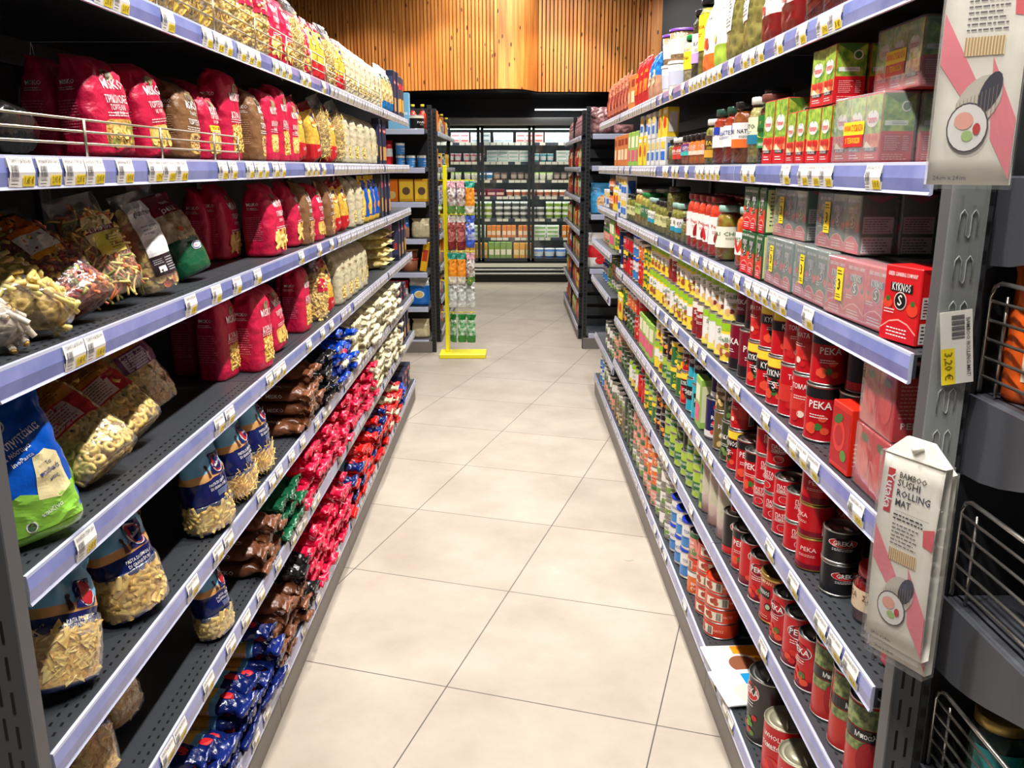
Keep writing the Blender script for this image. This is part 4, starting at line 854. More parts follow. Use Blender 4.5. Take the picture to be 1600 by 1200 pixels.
K['arak'] = can('dark green can of peas', C((44, 60, 40), .3), can_lab(r0, h0, None, None, 'ΑΡΑΚΑΣ', WHITE, .62, .016, .05, (C((120, 150, 80)), C((90, 130, 60)))), r0, h0)
K['lime'] = can('lime green can with dark green label', LC, can_lab(r0, .085, None, (GC, .28, .60), 'ΜΑΝΙΤΑΡΙΑ', WHITE, .48, .012, .046, None), r0, .085, ribs=5)
K['corn'] = can('green and yellow sweetcorn can', GC, can_lab(r0, h0*.8, YC, None, 'CORN', YC, .6, .018, .04, (C((250, 220, 60)), C((240, 190, 40)))), r0, h0*.8)
K['orange'] = can('orange and white can', OC, can_lab(r0, .075, WC, None, 'φρούτα', WHITE, .5, .014, .04, (C((250, 200, 120)), C((220, 80, 40)))), r0, .075)
K['black_or'] = can('black can with orange apricot print', BKC, can_lab(r0, h0*.85, None, None, 'Κομπόστα', WHITE, .72, .012, .045, (C((240, 140, 40)), C((246, 170, 80)))), r0, h0*.85)
K['grey'] = can('bare steel can with pale label', GYC, can_lab(r0, .08, None, (WC, .25, .75), 'ΜΠΑΜΙΕΣ', INKG, .55, .012, .04, GRNM), r0, .08, ribs=3)
K['sal'] = can('salmon pink and green can', SAL, can_lab(r0, .085, GC, None, 'TUNA', WHITE, .6, .016, .036, (C((240, 190, 170)), C((90, 140, 80)))), r0, .085)
K['bluelid'] = can('white tin with bright blue lid', WC, can_lab(.033, .10, None, (LBC, .1, .45), 'ΤΟΝΟΣ', C((30, 60, 140)), .62, .014, .04, None), .033, .10, plastic_lid=M('blue_plastic_lid', (20, 60, 190), .3))
K['paste'] = can('small red tomato paste can', RC, can_lab(.032, .062, None, None, 'ΠΑΣΤΑ', WHITE, .72, .011, .034, None, None).text('ΤΟΜΑΤΑΣ', -PI*.016, .036, .009, WHITE, 5, width=.034).ell(-PI*.016, .018, .011, .008, WHITE, 3, 16).ell(-PI*.016, .018, .010, .007, RED, 4, 16), .032, .062, rim=STEEL)
K['pasteg'] = can('small red tomato paste can with gold rim', RC, can_lab(.033, .066, None, None, 'PEKA', C((240, 200, 190)), .66, .012, .03, None, DRC), .033, .066, rim=GOLD, lid=GOLD)
K['greka'] = can('small black can with red shield', BKC, can_lab(.034, .062, None, None, 'GREKA', WHITE, .66, .012, .034, None, None, badge=RC), .034, .062)
K['goldlid'] = can('red tomato company can with gold lid', RC, can_lab(.043, .112, None, None, 'COMPANY', C((236, 200, 150)), .86, .012, .05, None, None, False).rect(-PI*.0215-.022, .060, -PI*.0215+.016, .080, BLACK, 3).text('KYKNOS', -PI*.0215-.003, .070, .014, WHITE, 5, width=.034).ell(-PI*.0215+.012, .040, .009, .009, BLACK, 3, 14).ell(-PI*.0215+.012, .040, .006, .006, C((180, 190, 150)), 4, 14).lines(-PI*.0215-.022, .010, -PI*.0215+.022, .020, 2, C((236, 180, 150)), 3), .043, .112, rim=GOLD, lid=GOLD, plastic_lid=GOLD)
K['redwhite_can'] = can('red tomato can with white rim', RC, can_lab(.036, .112, None, None, 'PEKA', WHITE, .72, .018, .042, TOMM, DRC, badge=DRC), .036, .112, rim=M('white_rim', (226, 222, 214), .35), lid=STEEL, ribs=0)
K['bigblack'] = can('big black tomato tin with red emblem and basil print', C((46, 42, 40), .3), can_lab(.056, .165, None, None, 'PEKA', WHITE, .78, .026, .05, (C((96, 140, 50)), C((140, 170, 70)), C((200, 30, 34))), None, badge=RC), .056, .165, n=36)
K['tomato_big'] = can('wide red tin of whole tomatoes', RC, can_lab(.05, .13, None, None, 'WHOLE', WHITE, .80, .016, .05, None, None).text('TOMATOES', -PI*.025, .080, .016, WHITE, 5, width=.06).ell(-PI*.025, .035, .02, .018, C((226, 60, 50)), 3, 16), .05, .13, n=32, lid=M('cream_lacquer_lid', (206, 200, 170), .3, .6))
K['flat_or'] = can('wide flat flame-red can with nut print label', ORC, Art().rect(-.09, .010, -.022, .036, C((232, 220, 196)), 1).bars(-.040, .012, -.026, .034, BLACK, 9, 2).ell(-.07, .024, .008, .008, C((150, 60, 34)), 2, 10).ell(-.058, .020, .008, .008, C((170, 80, 44)), 3, 10).ell(-.06, .030, .007, .006, C((190, 40, 30)), 3, 10).text('ΓΙΓΑΝΤΕΣ', -.012, .024, .010, C((246, 180, 150)), 2, width=.04), .05, .044, n=32, lid=ORC, turn=1.6)
K['mpo'] = can('tall tomato can with green pattern and black name band', C((190, 40, 32), .3), can_lab(.037, .15, None, (BKC, .55, .68), 'Μποαλτός', WHITE, .615, .014, .05, None, None, False).rect(-.112, .104, .112, .142, M('leaf_print', (150, 160, 96), .35, var=((70, 96, 50), 90)), 0).ell(-PI*.0185, .048, .020, .034, C((160, 20, 26)), 3, 20).ell(PI*.0185, .048, .020, .034, C((160, 20, 26)), 3, 20).rect(-.112, .062, .112, .080, MC['leaf_print'], 0), .037, .15)
def wrapcans():
    parts = []
    for j in range(3):
        m = MB(); m.lathe([(.036, j*.062+.001), (.0366, j*.062+.003), (.0355, j*.062+.005), (.0355, j*.062+.057), (.0366, j*.062+.059), (.036, j*.062+.061)], (SAL, LC, C((222, 190, 170)))[j], 24); parts.append(('can', m.mesh('can')))
    f = MB(); f.lathe([(.038, 0), (.0388, .06), (.038, .12), (.0388, .186), (.036, .19), (.02, .191)], film('cloudy_wrap', (240, 226, 214), .55, .15), 24); parts.append(('shrink_wrap', f.mesh('shrink_wrap')))
    return Kind('can_multipack', 'can pack', 'cloudy plastic-wrapped column of pink and green cans', parts, (.078, .078, .19))
K['wrapcans'] = wrapcans()
# ---- jars
OLV = content_mat((86, 92, 34), (150, 150, 60), 70); DOLV = content_mat((46, 44, 26), (84, 78, 44), 60); REDP = content_mat((170, 20, 14), (220, 60, 30), 40); CRM = content_mat((206, 194, 130), (226, 220, 170), 80); BRC = content_mat((70, 34, 20), (120, 60, 30), 60); ORJ = content_mat((214, 90, 24), (240, 140, 50), 50); PICK = content_mat((110, 118, 40), (190, 180, 80), 45)
BL = C((22, 22, 24), .3); GL_ = C((20, 130, 60), .3); WL = C((226, 224, 214), .3); GDL = M('gold_lid', (190, 160, 90), .3, .7); PL = C((110, 60, 150), .35); MINT = C((150, 190, 176), .3)
def jl(r, z0, z1, c_, text=None, tc=BLACK, second=None, ts=.014, tw=None):
    a = Art().rect(-r*1.5, z0, r*1.5, z1, c_, 0)
    if second: a.rect(-r*1.5, z0, r*1.5, z0+(z1-z0)*.35, second, 1)
    for off in (-r*.9, r*.7):
        if text: a.text(text, off, z0+(z1-z0)*.65, ts, tc, 3, width=tw or r*1.3)
        a.lines(off-r*.5, z0+(z1-z0)*.38, off+r*.5, z0+(z1-z0)*.5, 2, tc, 3)
    return a
K['j_tallolive'] = jar('tall jar of dark olives with white and lilac label', DOLV, BL, jl(.042, .05, .135, WHITE, 'ΕΛΙΕΣ', BLACK, C((190, 160, 210))), .042, .205)
K['j_pickle'] = jar('tall jar of gherkins with yellow label and black lid', PICK, BL, jl(.036, .075, .175, YELL, 'AIXIA', RED, C((240, 224, 60))), .036, .22)
K['j_yellow'] = jar('round jar of pale sauce with green lid and yellow label', CRM, GL_, jl(.046, .045, .098, YELL, 'ΜΟΥΣΤΑΡΔΑ', C((120, 90, 20))), .046, .15)
K['j_green'] = jar('jar of green pickles with green lid', PICK, GL_, jl(.042, .04, .085, C((60, 110, 70)), 'ΤΟΥΡΣΙ', WHITE), .042, .14)
K['j_mixed'] = jar('jar of mixed vegetables with pale label', content_mat((170, 120, 60), (200, 180, 80), 50), WL, jl(.04, .045, .09, C((170, 196, 110)), 'ΜΙΞΤΕΣ', C((60, 90, 30))), .04, .15)
K['j_red'] = jar('large jar of dried red tomatoes with blue and white label', content_mat((120, 34, 22), (170, 60, 34), 40), C((30, 76, 60), .3), jl(.046, .045, .098, WHITE, 'ΛΙΑΣΤΕΣ', C((30, 60, 150))).rect(-.046*.4, .078, .046*.2, .098, C((30, 60, 170)), 2), .046, .145)
K['j_whitelab'] = jar('jar of sundried tomatoes with white and orange label', content_mat((110, 50, 26), (160, 90, 40), 50), BL, jl(.036, .04, .1, WHITE, 'NATURE', BLACK, C((236, 110, 40))), .036, .15)
K['j_feta'] = jar('jar of pale spread with teal label and white lid', content_mat((196, 190, 130), (170, 160, 90), 90), WL, jl(.036, .045, .105, C((222, 226, 190)), 'PESTO', C((60, 80, 60)), C((30, 120, 150))), .036, .15)
K['j_blacklab'] = jar('tall jar of white sauce with black label', content_mat((206, 200, 176), (180, 170, 140), 70), BL, jl(.036, .06, .125, BLACK, 'SAUCE', WHITE), .036, .175)
K['j_brown'] = jar('jar of brown pickle with yellow and green oval label', content_mat((40, 20, 14), (64, 34, 20), 60), C((120, 70, 60), .3), Art().rect(-.056, .035, .056, .105, C((30, 110, 50)), 0).ell(-.02, .075, .034, .018, YELL, 2, 24).text('Branston', -.02, .075, .017, BLACK, 4, width=.058).rect(-.056, .035, .056, .048, C((50, 150, 80)), 1).text('ORIGINAL', -.02, .042, .008, WHITE, 3, width=.03), .036, .15)
K['j_small'] = jar('small jar with orange label and black lid', ORJ, BL, jl(.028, .03, .065, C((240, 130, 60)), 'CURRY', WHITE, C((240, 210, 190))), .028, .092)
K['j_small2'] = jar('small jar with purple label and black lid', content_mat((160, 60, 60), (200, 120, 80), 60), BL, jl(.028, .03, .065, C((110, 50, 130)), 'SPICE', WHITE, C((60, 190, 180))), .028, .092)
K['j_olive'] = jar('jar of green olives', OLV, BL, jl(.034, .03, .07, C((214, 210, 150)), 'ΕΛΙΕΣ', C((60, 80, 30))), .034, .12)
K['j_olive2'] = jar('jar of green olives with white label and mint lid', OLV, MINT, jl(.036, .03, .075, WHITE, 'ΕΛΙΕΣ', C((60, 80, 30)), C((40, 150, 180))), .036, .125)
K['j_caper'] = jar('squat jar of capers with dark lid', content_mat((96, 100, 44), (140, 140, 70), 110), BL, None, .044, .088)
K['j_honey'] = jar('jar of olives with brown label and cream lid', OLV, WL, jl(.038, .02, .08, C((70, 50, 40)), 'ΕΛΙΕΣ', YELL, C((214, 160, 50))), .038, .125)
K['j_pepper'] = jar('tall jar of red peppers with white pepper label', REDP, C((120, 16, 16), .3), jl(.036, .035, .11, WHITE, 'Pepper', RED).ell(-.036*.9, .06, .010, .022, RED, 3, 14, .5).ell(.036*.7, .06, .010, .022, C((150, 20, 20)), 3, 14, -.4), .036, .165)
K['j_bigpep'] = jar('wide jar of orange-red peppers with mint green lid', content_mat((206, 60, 16), (230, 110, 30), 36), MINT, jl(.046, .035, .09, WHITE, 'ΠΙΠΕΡΙΕΣ', C((60, 120, 50))).ell(-.03, .06, .006, .022, RED, 3, 12, .5).ell(-.012, .06, .006, .022, C((210, 70, 30)), 3, 12, -.5), .046, .15)
K['j_chili'] = jar('slim jar of chillies with mint lid', content_mat((150, 50, 20), (150, 140, 50), 50), MINT, jl(.034, .035, .09, C((240, 236, 214)), 'CHILI', C((60, 110, 50))).ell(-.03, .055, .004, .02, C((150, 20, 20)), 3, 10, -.5), .034, .145)
K['j_redlid'] = jar('jar of tomato sauce with red lid and cream label', content_mat((120, 8, 10), (150, 20, 16), 60), C((196, 16, 26), .28), jl(.040, .025, .062, C((222, 196, 160)), 'ΣΑΛΤΣΑ', C((90, 40, 30))), .040, .098)
K['j_spice'] = jar('small dark jar with white cap', BRC, WL, jl(.024, .02, .06, C((200, 60, 50)), 'BBQ', WHITE), .024, .09)
K['tub_brown'] = tub('large clear tub of brown olives with purple lid', content_mat((130, 100, 70), (160, 130, 96), 60), PL, .056, .105, C((226, 226, 222)), 28); K['tub_white'] = tub('large white tub with printed side', WC, C((222, 220, 214)), .052, .10, C((200, 204, 220)), 28)
K['olivebag'] = soft_bag('olive_bag', 'olive bag', 'clear bag of green olives with white text label', [(0, 1, content_mat((84, 82, 40), (140, 132, 70), 48))], Art().rect(-.05, .075, .02, .24, WHITE, 1).bars(-.04, .2, .01, .23, BLACK, 14, 2).lines(-.045, .085, .015, .19, 12, INKG, 2), .15, .25, .09, 81)
K['pouch'] = soft_bag('snack_pouch', 'pouch', 'white stand-up pouch with orange foot and pepper print', [(0, .25, OC), (.25, 1, C((234, 232, 226), .3))], Art().ell(-.01, .085, .018, .014, C((236, 130, 40)), 1).ell(.012, .08, .012, .016, C((220, 70, 40)), 2).text('ANGEL', 0, .15, .016, BLACK, 2, width=.04), .12, .21, .07, 82)
K['pouch2'] = soft_bag('snack_pouch', 'pouch', 'white stand-up pouch with lime corner', [(0, .3, LC), (.3, 1, C((236, 236, 232), .3))], Art().ell(.0, .08, .018, .014, C((230, 190, 60)), 1).text('PRO', 0, .15, .02, INKG, 2, width=.035), .11, .20, .07, 83)
K['cherry'] = soft_bag('tomato_bag', 'tomato bag', 'red bag printed with cherry tomatoes', [(0, .35, C((110, 14, 16), .3)), (.35, 1, C((232, 224, 216), .3))], Art().text('CHERRY', -.01, .13, .02, CRED, 2, width=.07).text('SALTA', -.01, .11, .018, CRED, 2, width=.05).ell(.04, .12, .012, .012, CRED, 2).ell(.03, .10, .012, .012, CRED, 3).ell(-.03, .075, .010, .010, CRED, 2).ell(0, .072, .010, .010, CRED, 2), .14, .17, .08, 84)
K['darkjar'] = jar('jar of dark red preserve with gold lid', content_mat((90, 20, 14), (130, 40, 20), 50), GDL, None, .042, .13)
K['sauce_pack'] = soft_bag('sauce_pouch', 'sauce pouch', 'orange-brown flat sauce pouch', [(0, .12, C((120, 50, 36))), (.12, 1, C((196, 110, 84), .3))], Art().rect(-.03, .05, .03, .12, C((140, 50, 40)), 1).lines(-.03, .13, .03, .16, 3, C((90, 30, 30)), 1), .10, .19, .04, 85)
K['redpack'] = soft_bag('sauce_pouch', 'sauce pouch', 'red flat sauce pouch', [(0, 1, C((190, 40, 40), .3))], Art().rect(-.03, .05, .03, .10, C((240, 120, 40)), 1).text('CHILI', 0, .13, .018, YELL, 2, width=.05), .10, .19, .04, 86)
K['bluepack'] = soft_bag('sauce_pouch', 'sauce pouch', 'blue and tan flat sauce pouch', [(0, .5, C((190, 140, 110), .3)), (.5, 1, C((30, 110, 190), .3))], Art().ell(0, .08, .03, .03, C((220, 190, 150)), 1), .10, .17, .045, 87)
K['obox'] = box('sauce_box', 'sauce box', 'orange cardboard sauce box', .09, .05, .15, C((206, 120, 60)), Art().rect(-.03, .03, .03, .08, C((240, 210, 170)), 1).rect(-.03, .1, .03, .13, C((150, 50, 30)), 1), Art().rect(-.018, .03, .018, .12, C((236, 220, 200)), 1))
K['wbox'] = box('sauce_box', 'sauce box', 'white and blue cardboard box', .08, .05, .10, C((220, 220, 216)), Art().rect(-.03, .02, .03, .05, C((40, 110, 200)), 1).rect(-.03, .06, .03, .085, C((240, 200, 60)), 1), Art().rect(-.018, .02, .018, .08, C((50, 100, 180)), 1))
K['ybox'] = box('sauce_box', 'sauce box', 'yellow cardboard box', .08, .05, .12, C((240, 206, 50)), Art().ell(0, .06, .025, .025, C((214, 60, 40)), 1).rect(-.03, .095, .03, .11, WHITE, 1), Art().rect(-.018, .02, .018, .10, WHITE, 1))
K['pbox'] = box('sauce_box', 'sauce box', 'green and pink tall packet box', .08, .03, .15, C((150, 190, 80)), Art().rect(-.03, .02, .03, .07, C((230, 80, 130)), 1).rect(-.03, .08, .03, .13, C((236, 236, 200)), 1), Art().rect(-.012, .02, .012, .13, C((226, 226, 180)), 1))
# ------------------------------------------------------------------ stocking the shelves
ST, CT = math.sin(PITCH), math.cos(PITCH)
def yat(side, px, z, inset=.03):
    d = FPX*(XF[side]+inset)/abs(px-800); return (d-(H-z)*ST)/CT
PR = random.Random(21)
def low_point(kd, a, r):
    mt = Euler((-a, r, 0)).to_matrix(); return min((mt @ v.co).z for p in kd.parts for v in list(p[1].vertices)[::3])
def where(side, lev): return ('left' if side < 0 else 'right', level_name(lev))
def setp(side, lev, y, k, dep=.012, yaw=0, lean=0, roll=0, dz=0, n=1, stack='', jit=True, size=1):
    kd = K[k] if isinstance(k, str) else k
    z = deck_z(side, lev, y)+dz+.0005
    nxt = (LEVX[1] if (side == 1 and y > 4.47) else LEV[side])[lev-1] if lev else 9
    a0 = math.radians(lean); need = kd.h*math.cos(a0)+kd.d*math.sin(a0)*.9+abs(math.sin(math.radians(roll)))*kd.w*.8; sc = min(size, (nxt-z-.008)/need)
    for i in range(n):
        ins = dep+kd.d/2+i*(kd.d+.006)
        a = math.radians(lean); lift = -low_point(kd, a, math.radians(roll))*sc+.0005 if (a or roll) else .001; rl = 0
        rz = math.radians(90-yaw if side < 0 else -90+yaw)+(PR.uniform(-.05, .05) if jit and i == 0 else 0)
        o_ = put(kd, (side*(XF[side]+ins), y+(PR.uniform(-.002, .002) if i else 0), z+lift+rl), (-a, math.radians(roll), rz), where(side, lev), (('rear '+stack).strip() if i and 'rear' not in stack else stack))
        if sc < .999: o_.scale = (sc, sc, sc)
def LP(lev, px, k, dep=.012, *a, **kw): setp(-1, lev, yat(-1, px, deck_z(-1, lev), dep+.03), k, dep, *a, **kw)
def RP(lev, px, k, *a, **kw): setp(1, lev, yat(1, px, deck_z(1, lev)), k, *a, **kw)
def stack_of(side, lev, y, ks, dep=.01, yaw=0, n=1):
    z = 0
    nm = ['lowest', 'second-layer', 'third-layer', 'fourth-layer', 'fifth-layer'] if len(ks) > 2 else ['lower', 'upper']
    for i, k in enumerate(ks):
        setp(side, lev, y+(PR.uniform(-.002, .002) if i else 0), k, dep+(PR.uniform(-.001, .001) if i else 0), PR.uniform(-40, 40) if K[k].cat in ('can', 'jar', 'tub') else yaw, 0, (-11 if k in ('yelred', 'c_tag') and lev in (1, 2, 3) else 0), z, n, nm[i] if len(ks) > 1 else '', False)
        z += K[k].h+.0012
def seq(side, lev, y, items, yend=99, dep=.012):
    """items (kind or [stack], facings, gap, depth-rows)"""
    for it in items:
        ks = it[0] if isinstance(it[0], list) else [it[0]]; w_ = max(K[k].w for k in ks)
        for j in range(it[1]):
            if y+w_ > yend: return y
            stack_of(side, lev, y+w_/2, ks, dep+(it[4] if len(it) > 4 else 0)+PR.uniform(0, .004), PR.uniform(-3, 6), it[3] if len(it) > 3 else 1)
            y += w_+.0035+(it[2] if len(it) > 2 else 0)
    return y
def lay(side, lev, y, k, dz=0, out=0.0, skew=0, stack=''):
    """long packet lying with its crumpled end at the shelf front"""
    kd = K[k]; z = deck_z(side, lev, y)+dz+kd.d/2+.001
    base = Matrix(((0, 0, 1), (-1, 0, 0), (0, -1, 0)))
    rot = Matrix.Rotation(math.radians(skew), 3, 'Z') @ base
    x0 = -(XF[-1]+kd.h-out)+.0; d = rot @ Vector((0, 0, 1))
    put(kd, (x0, y-d.y*kd.h*.8, z), tuple(rot.to_euler()), where(side, lev), stack)
def piles(lev, y0, y1, ks, heights, step=.082, out=.012, sk=3):
    y = y0; i = 0
    while y < y1:
        h_ = heights[i % len(heights)]; nm = ['lowest', 'second-layer', 'third-layer', 'fourth-layer', 'fifth-layer']
        for q in range(h_):
            k = ks[(i*2+q) % len(ks)] if isinstance(ks[0], str) else ks[i % len(ks)][q % len(ks[i % len(ks)])]
            lay(-1, lev, y+PR.uniform(-.004, .004), k, q*.0435, out+PR.uniform(-.02, .012), PR.uniform(-sk, sk), nm[q])
        y += step; i += 1
# --- LEFT top shelf
yy = yat(-1, 262, deck_z(-1, 0))
seq(-1, 0, 1.22, [('blackflat', 1, .0), ('c_bow', 1, .01), ('blackflat', 1, .0), ('c_bow', 3, .004), ('c_red', 3, .004), ('crim_penne', 2, .0), ('c_tag', 1), ('crim_tort', 1, 0), ('yelred', 2, .006), ('c_tag', 1), ('yelred', 2, .01), ('cream', 5, .012), ('cream2', 3, .01), ('rummo_tag', 2, .006), ('rummo_tag', 1, .03), ('darkbox', 2, .02), ('darkbox2', 2, .02)], 5.3)
setp(-1, 0, 2.62, 'redwhite', .03, 0, 12, 8, .235, stack='topmost'); setp(-1, 0, 2.80, 'redwhite', .02, 0, 60, 25, .245, stack='topmost'); setp(-1, 0, 2.42, 'redwhite', .03, 0, 10, -8, .235, stack='topmost')
# --- LEFT second shelf
LP(1, 44, 'blackflat', .03, 0, 74, 6, size=.9); setp(-1, 1, 1.13, 'blackflat', .06, 0, 74, -6)
LP(1, 98, 'crim_tort', .10, 5, size=.86); LP(1, 172, 'tricolor', .02, 12, 3, -2, size=.86); LP(1, 236, 'crim_tort', .022, 8, 2, -6, size=.88); LP(1, 285, 'brown', .024, 8, 0, 3, size=.84); LP(1, 322, 'crim_band', .02, 6, size=.84); LP(1, 352, 'crim_elbow', .035, 6)
LP(1, 250, 'crim_tort', .12, 0); LP(1, 310, 'crim_penne', .13, 0)
y = seq(-1, 1, yat(-1, 392, 1.46), [('brown', 1, .02), ('crim_orzo', 1, .006), ('crim_elbow', 1, .01), ('crim_orzo', 1, .01), ('yelred', 1, .10), ('yelred', 1, .02), ('c_tag', 1, .01), ('yelred', 1, .02), ('c_tag', 1, .01), ('cream', 3, .06), ('cream2', 2, .06), ('darkbox', 2, .05)], 5.3)
# --- LEFT third shelf
setp(-1, 2, 1.075, 'c_white', .01, 25, 68, 10)
setp(-1, 2, 1.17, 'c_stick', .005, 30, 70, 16)
setp(-1, 2, 1.325, 'c_multi', .004, 22, 48, -14)
setp(-1, 2, 1.32, 'c_stroz', .17, 10, 14, 0)
setp(-1, 2, 1.49, 'c_stroz', .02, 20, 22, -8); setp(-1, 2, 1.645, 'c_gf', .02, 16, 14, -8)
setp(-1, 2, 1.86, 'greenbag', .03, 12, 22, -8)
setp(-1, 2, 2.0, 'c_red', .17, 0, 6, 0)
LP(2, 352, 'crim_penne', .12, 0); LP(2, 322, 'crim_tort', .16, 0)
LP(2, 425, 'crim_penne', .016, 8, 2, -2); LP(2, 458, 'crim_penne', .03, 4, 2, -3)
y = seq(-1, 2, yat(-1, 473, 1.21), [('brown_penne', 1, .05), ('crim_tort', 1, .06), ('brown_penne', 1, .02), ('yelred', 1, .05), ('yelred', 1, .06), ('cream', 2, .06), ('bluesun', 3, .03), ('darkbox2', 1, .03), ('darkbox', 2, .06)], 5.3)
# --- LEFT fourth shelf
setp(-1, 3, 1.115, 'kids', .0, 40, 10, -8); setp(-1, 3, 1.225, 'limebag', .06, 30, 20, -8)
setp(-1, 3, 1.345, 'c_tort', .0, 22, 52, -22); setp(-1, 3, 1.52, 'c_tort2', .03, 20, 48, -20)
setp(-1, 3, 1.74, 'c_orec', .09, 14, 26, -12)
LP(3, 305, 'crim_elbow', .16, 0); LP(3, 348, 'crim_elbow', .07, 6); LP(3, 402, 'crim_elbow', .012, 8); LP(3, 428, 'crim_tort', .03, 4, 3, -6); LP(3, 468, 'crim_elbow', .03, 4); LP(3, 455, 'crim_elbow', .12, 0)
y = seq(-1, 3, yat(-1, 500, .94), [('c_red', 1, .02), ('yelred', 1, .10), ('cream', 1, .01), ('cream', 2, .02), ('cream2', 2, .02)], 5.2, .02)
for yq in (4.45, 4.66):
    for q in range(4):
        kd = K['l_noodle']; put(kd, (-(XF[-1]+.19), yq, deck_z(-1, 3)+.026+q*.048), (PI/2, 0, PI/2), where(-1, 3), ['lowest', 'second', 'third', 'topmost'][q])
seq(-1, 3, 4.85, [('darkbox', 2, .05), ('darkbox2', 1)], 5.3)
# --- LEFT fifth shelf
setp(-1, 4, 1.14, 'b_bow', .01, 26, 12, 14); setp(-1, 4, 1.27, 'b_rig', .13, 10, 10, 0); setp(-1, 4, 1.38, 'b_rig', -.004, 30, 8, -8)
setp(-1, 4, 1.66, 'b_bow', .16, 0, 6, 0); setp(-1, 4, 1.745, 'b_penne', -.006, 24, 3, -6); setp(-1, 4, 1.93, 'b_short', -.004, 16, 3, -5); setp(-1, 4, 2.10, 'b_short', .0, 12, 3, -4)
piles(4, 2.42, 2.76, [['l_brown0', 'l_brown1', 'l_brown2'], ['l_brown1', 'l_brown2', 'l_brown1', 'l_brown2'], ['l_brown2', 'l_brown1', 'l_brown2', 'l_brown1']], [1, 3, 4, 4])
piles(4, 2.76, 2.94, ['l_black0', 'l_black1'], [4, 4]); piles(4, 2.94, 3.30, [['l_blue0', 'l_blue1', 'l_blue0', 'l_blue1', 'l_blue0'], ['l_blue0', 'l_blue1', 'l_blue0'], ['l_blue1', 'l_cream1', 'l_crim0', 'l_blue1']], [4, 5, 3, 3])
piles(4, 3.32, 4.72, ['l_cream0', 'l_cream1', 'l_cream2'], [3, 4, 4, 4, 3, 4], .088)
for i, yq in enumerate((4.86, 5.02, 5.18)):
    for q in range(2): setp(-1, 4, yq, 'lowbox', .03, 0, 0, 0, q*.047, stack=['lower', 'upper'][q])
# --- LEFT sixth shelf
setp(-1, 5, 1.22, 'b_bow', .03, 20, 24, 10); setp(-1, 5, 1.40, 'b_bow', .06, 10, 14, -8); setp(-1, 5, 1.60, 'b_tube', .14, 10, 4, 0)
setp(-1, 5, 1.71, 'b_tube', -.006, 18, 3, -4); setp(-1, 5, 1.88, 'b_bow', .16, 4, 6, 0)
piles(5, 2.00, 2.20, ['l_brown1', 'l_brown2', 'l_brown0'], [2, 3]); piles(5, 2.20, 2.37, ['l_green0', 'l_green1'], [3, 3])
piles(5, 2.42, 3.75, ['l_crim0', 'l_crim1', 'l_crim2'], [2, 4, 4, 3, 4, 3, 4]); piles(5, 3.76, 4.80, ['l_cream1', 'l_cream0', 'l_cream2'], [3, 4, 3, 4], .088)
seq(-1, 5, 4.88, [('darkbox', 3, .05)], 5.3)
# --- LEFT bottom shelf
piles(6, 1.10, 2.03, ['l_spag0', 'l_spag1'], [3, 2, 3, 3, 2, 4], sk=9); piles(6, 2.07, 2.32, ['l_brown0', 'l_brown1', 'l_brown2'], [3, 4, 3]); piles(6, 2.34, 2.46, ['l_black0', 'l_black1'], [4])
piles(6, 2.47, 3.06, ['l_crim0', 'l_crim1', 'l_crim2'], [4, 5, 4, 5]); piles(6, 3.10, 4.10, ['l_red0', 'l_red1', 'l_red0', 'l_spag0'], [4, 3, 4, 5, 3]); piles(6, 4.12, 4.66, ['l_red1', 'l_cream0', 'l_red0'], [4, 3, 4]); piles(6, 4.68, 4.80, ['l_blue0', 'l_blue1'], [3])
for i, yq in enumerate((4.90, 5.04, 5.18)):
    for q in range(3): setp(-1, 6, yq, 'lowbox', .02, 0, 0, 0, q*.047, stack=['lowest', 'second', 'topmost'][q])

# --- RIGHT top shelf  (from the far end towards the camera)
seq(1, 0, 1.52, [('darkjar', 3, .006), ('cherry', 2, .01), ('olivebag', 2, .01), ('pouch2', 1, .02), ('pouch', 1, .01), ('j_pickle', 1, .01), ('j_tallolive', 1, .03), ('j_yellow', 2, .03), ('j_green', 1, .02), ('j_mixed', 2, .03)], 3.12)
stack_of(1, 0, 3.22, ['tub_white', 'tub_brown']); stack_of(1, 0, 3.36, ['tub_white', 'tub_brown']); 
seq(1, 0, 3.50, [('bluepack', 2, .02), ('redpack', 3, .02), ('obox', 2, .01), ('sauce_pack', 4, .03), ('sauce_pack', 5, .05)], 5.4)
# --- RIGHT second shelf
y0 = yat(1, 1452, 1.451)
y = 1.27
for i in range(1):
    setp(1, 1, y+.182, 'pum3', .014, 0, 0, 0, 0, 3, 'lower'); setp(1, 1, y+.125, 'pum3', .045, 0, 0, 0, .1065, 3, 'upper')
    setp(1, 1, y, 'pum3', .10, 0, 0, 0, 0, 2, 'rear lower')
y = 1.545
seq(1, 1, y+.005, [(['pum', 'pum'], 1, .004, 2), (['pum', 'pum'], 1, .004, 2), (['pum'], 2, .006, 2), (['pumtall'], 2, .006, 2), ('j_brown', 1, .01), ('j_feta', 1, .004), ('j_blacklab', 1, .0, 1, .05), ('j_whitelab', 1, .015), ('j_red', 1, .01), ('j_red', 1, .01), ('j_honey', 1, .02), ('j_small', 3, .012, 2), ('j_small2', 2, .012, 2), ('j_spice', 2, .02), ('j_caper', 1, .03), (['wbox', 'ybox'], 2, .03), (['wbox', 'wbox'], 2, .03), (['ybox', 'wbox'], 2, .04), ('pbox', 3, .03), ('obox', 4, .05)], 5.4)
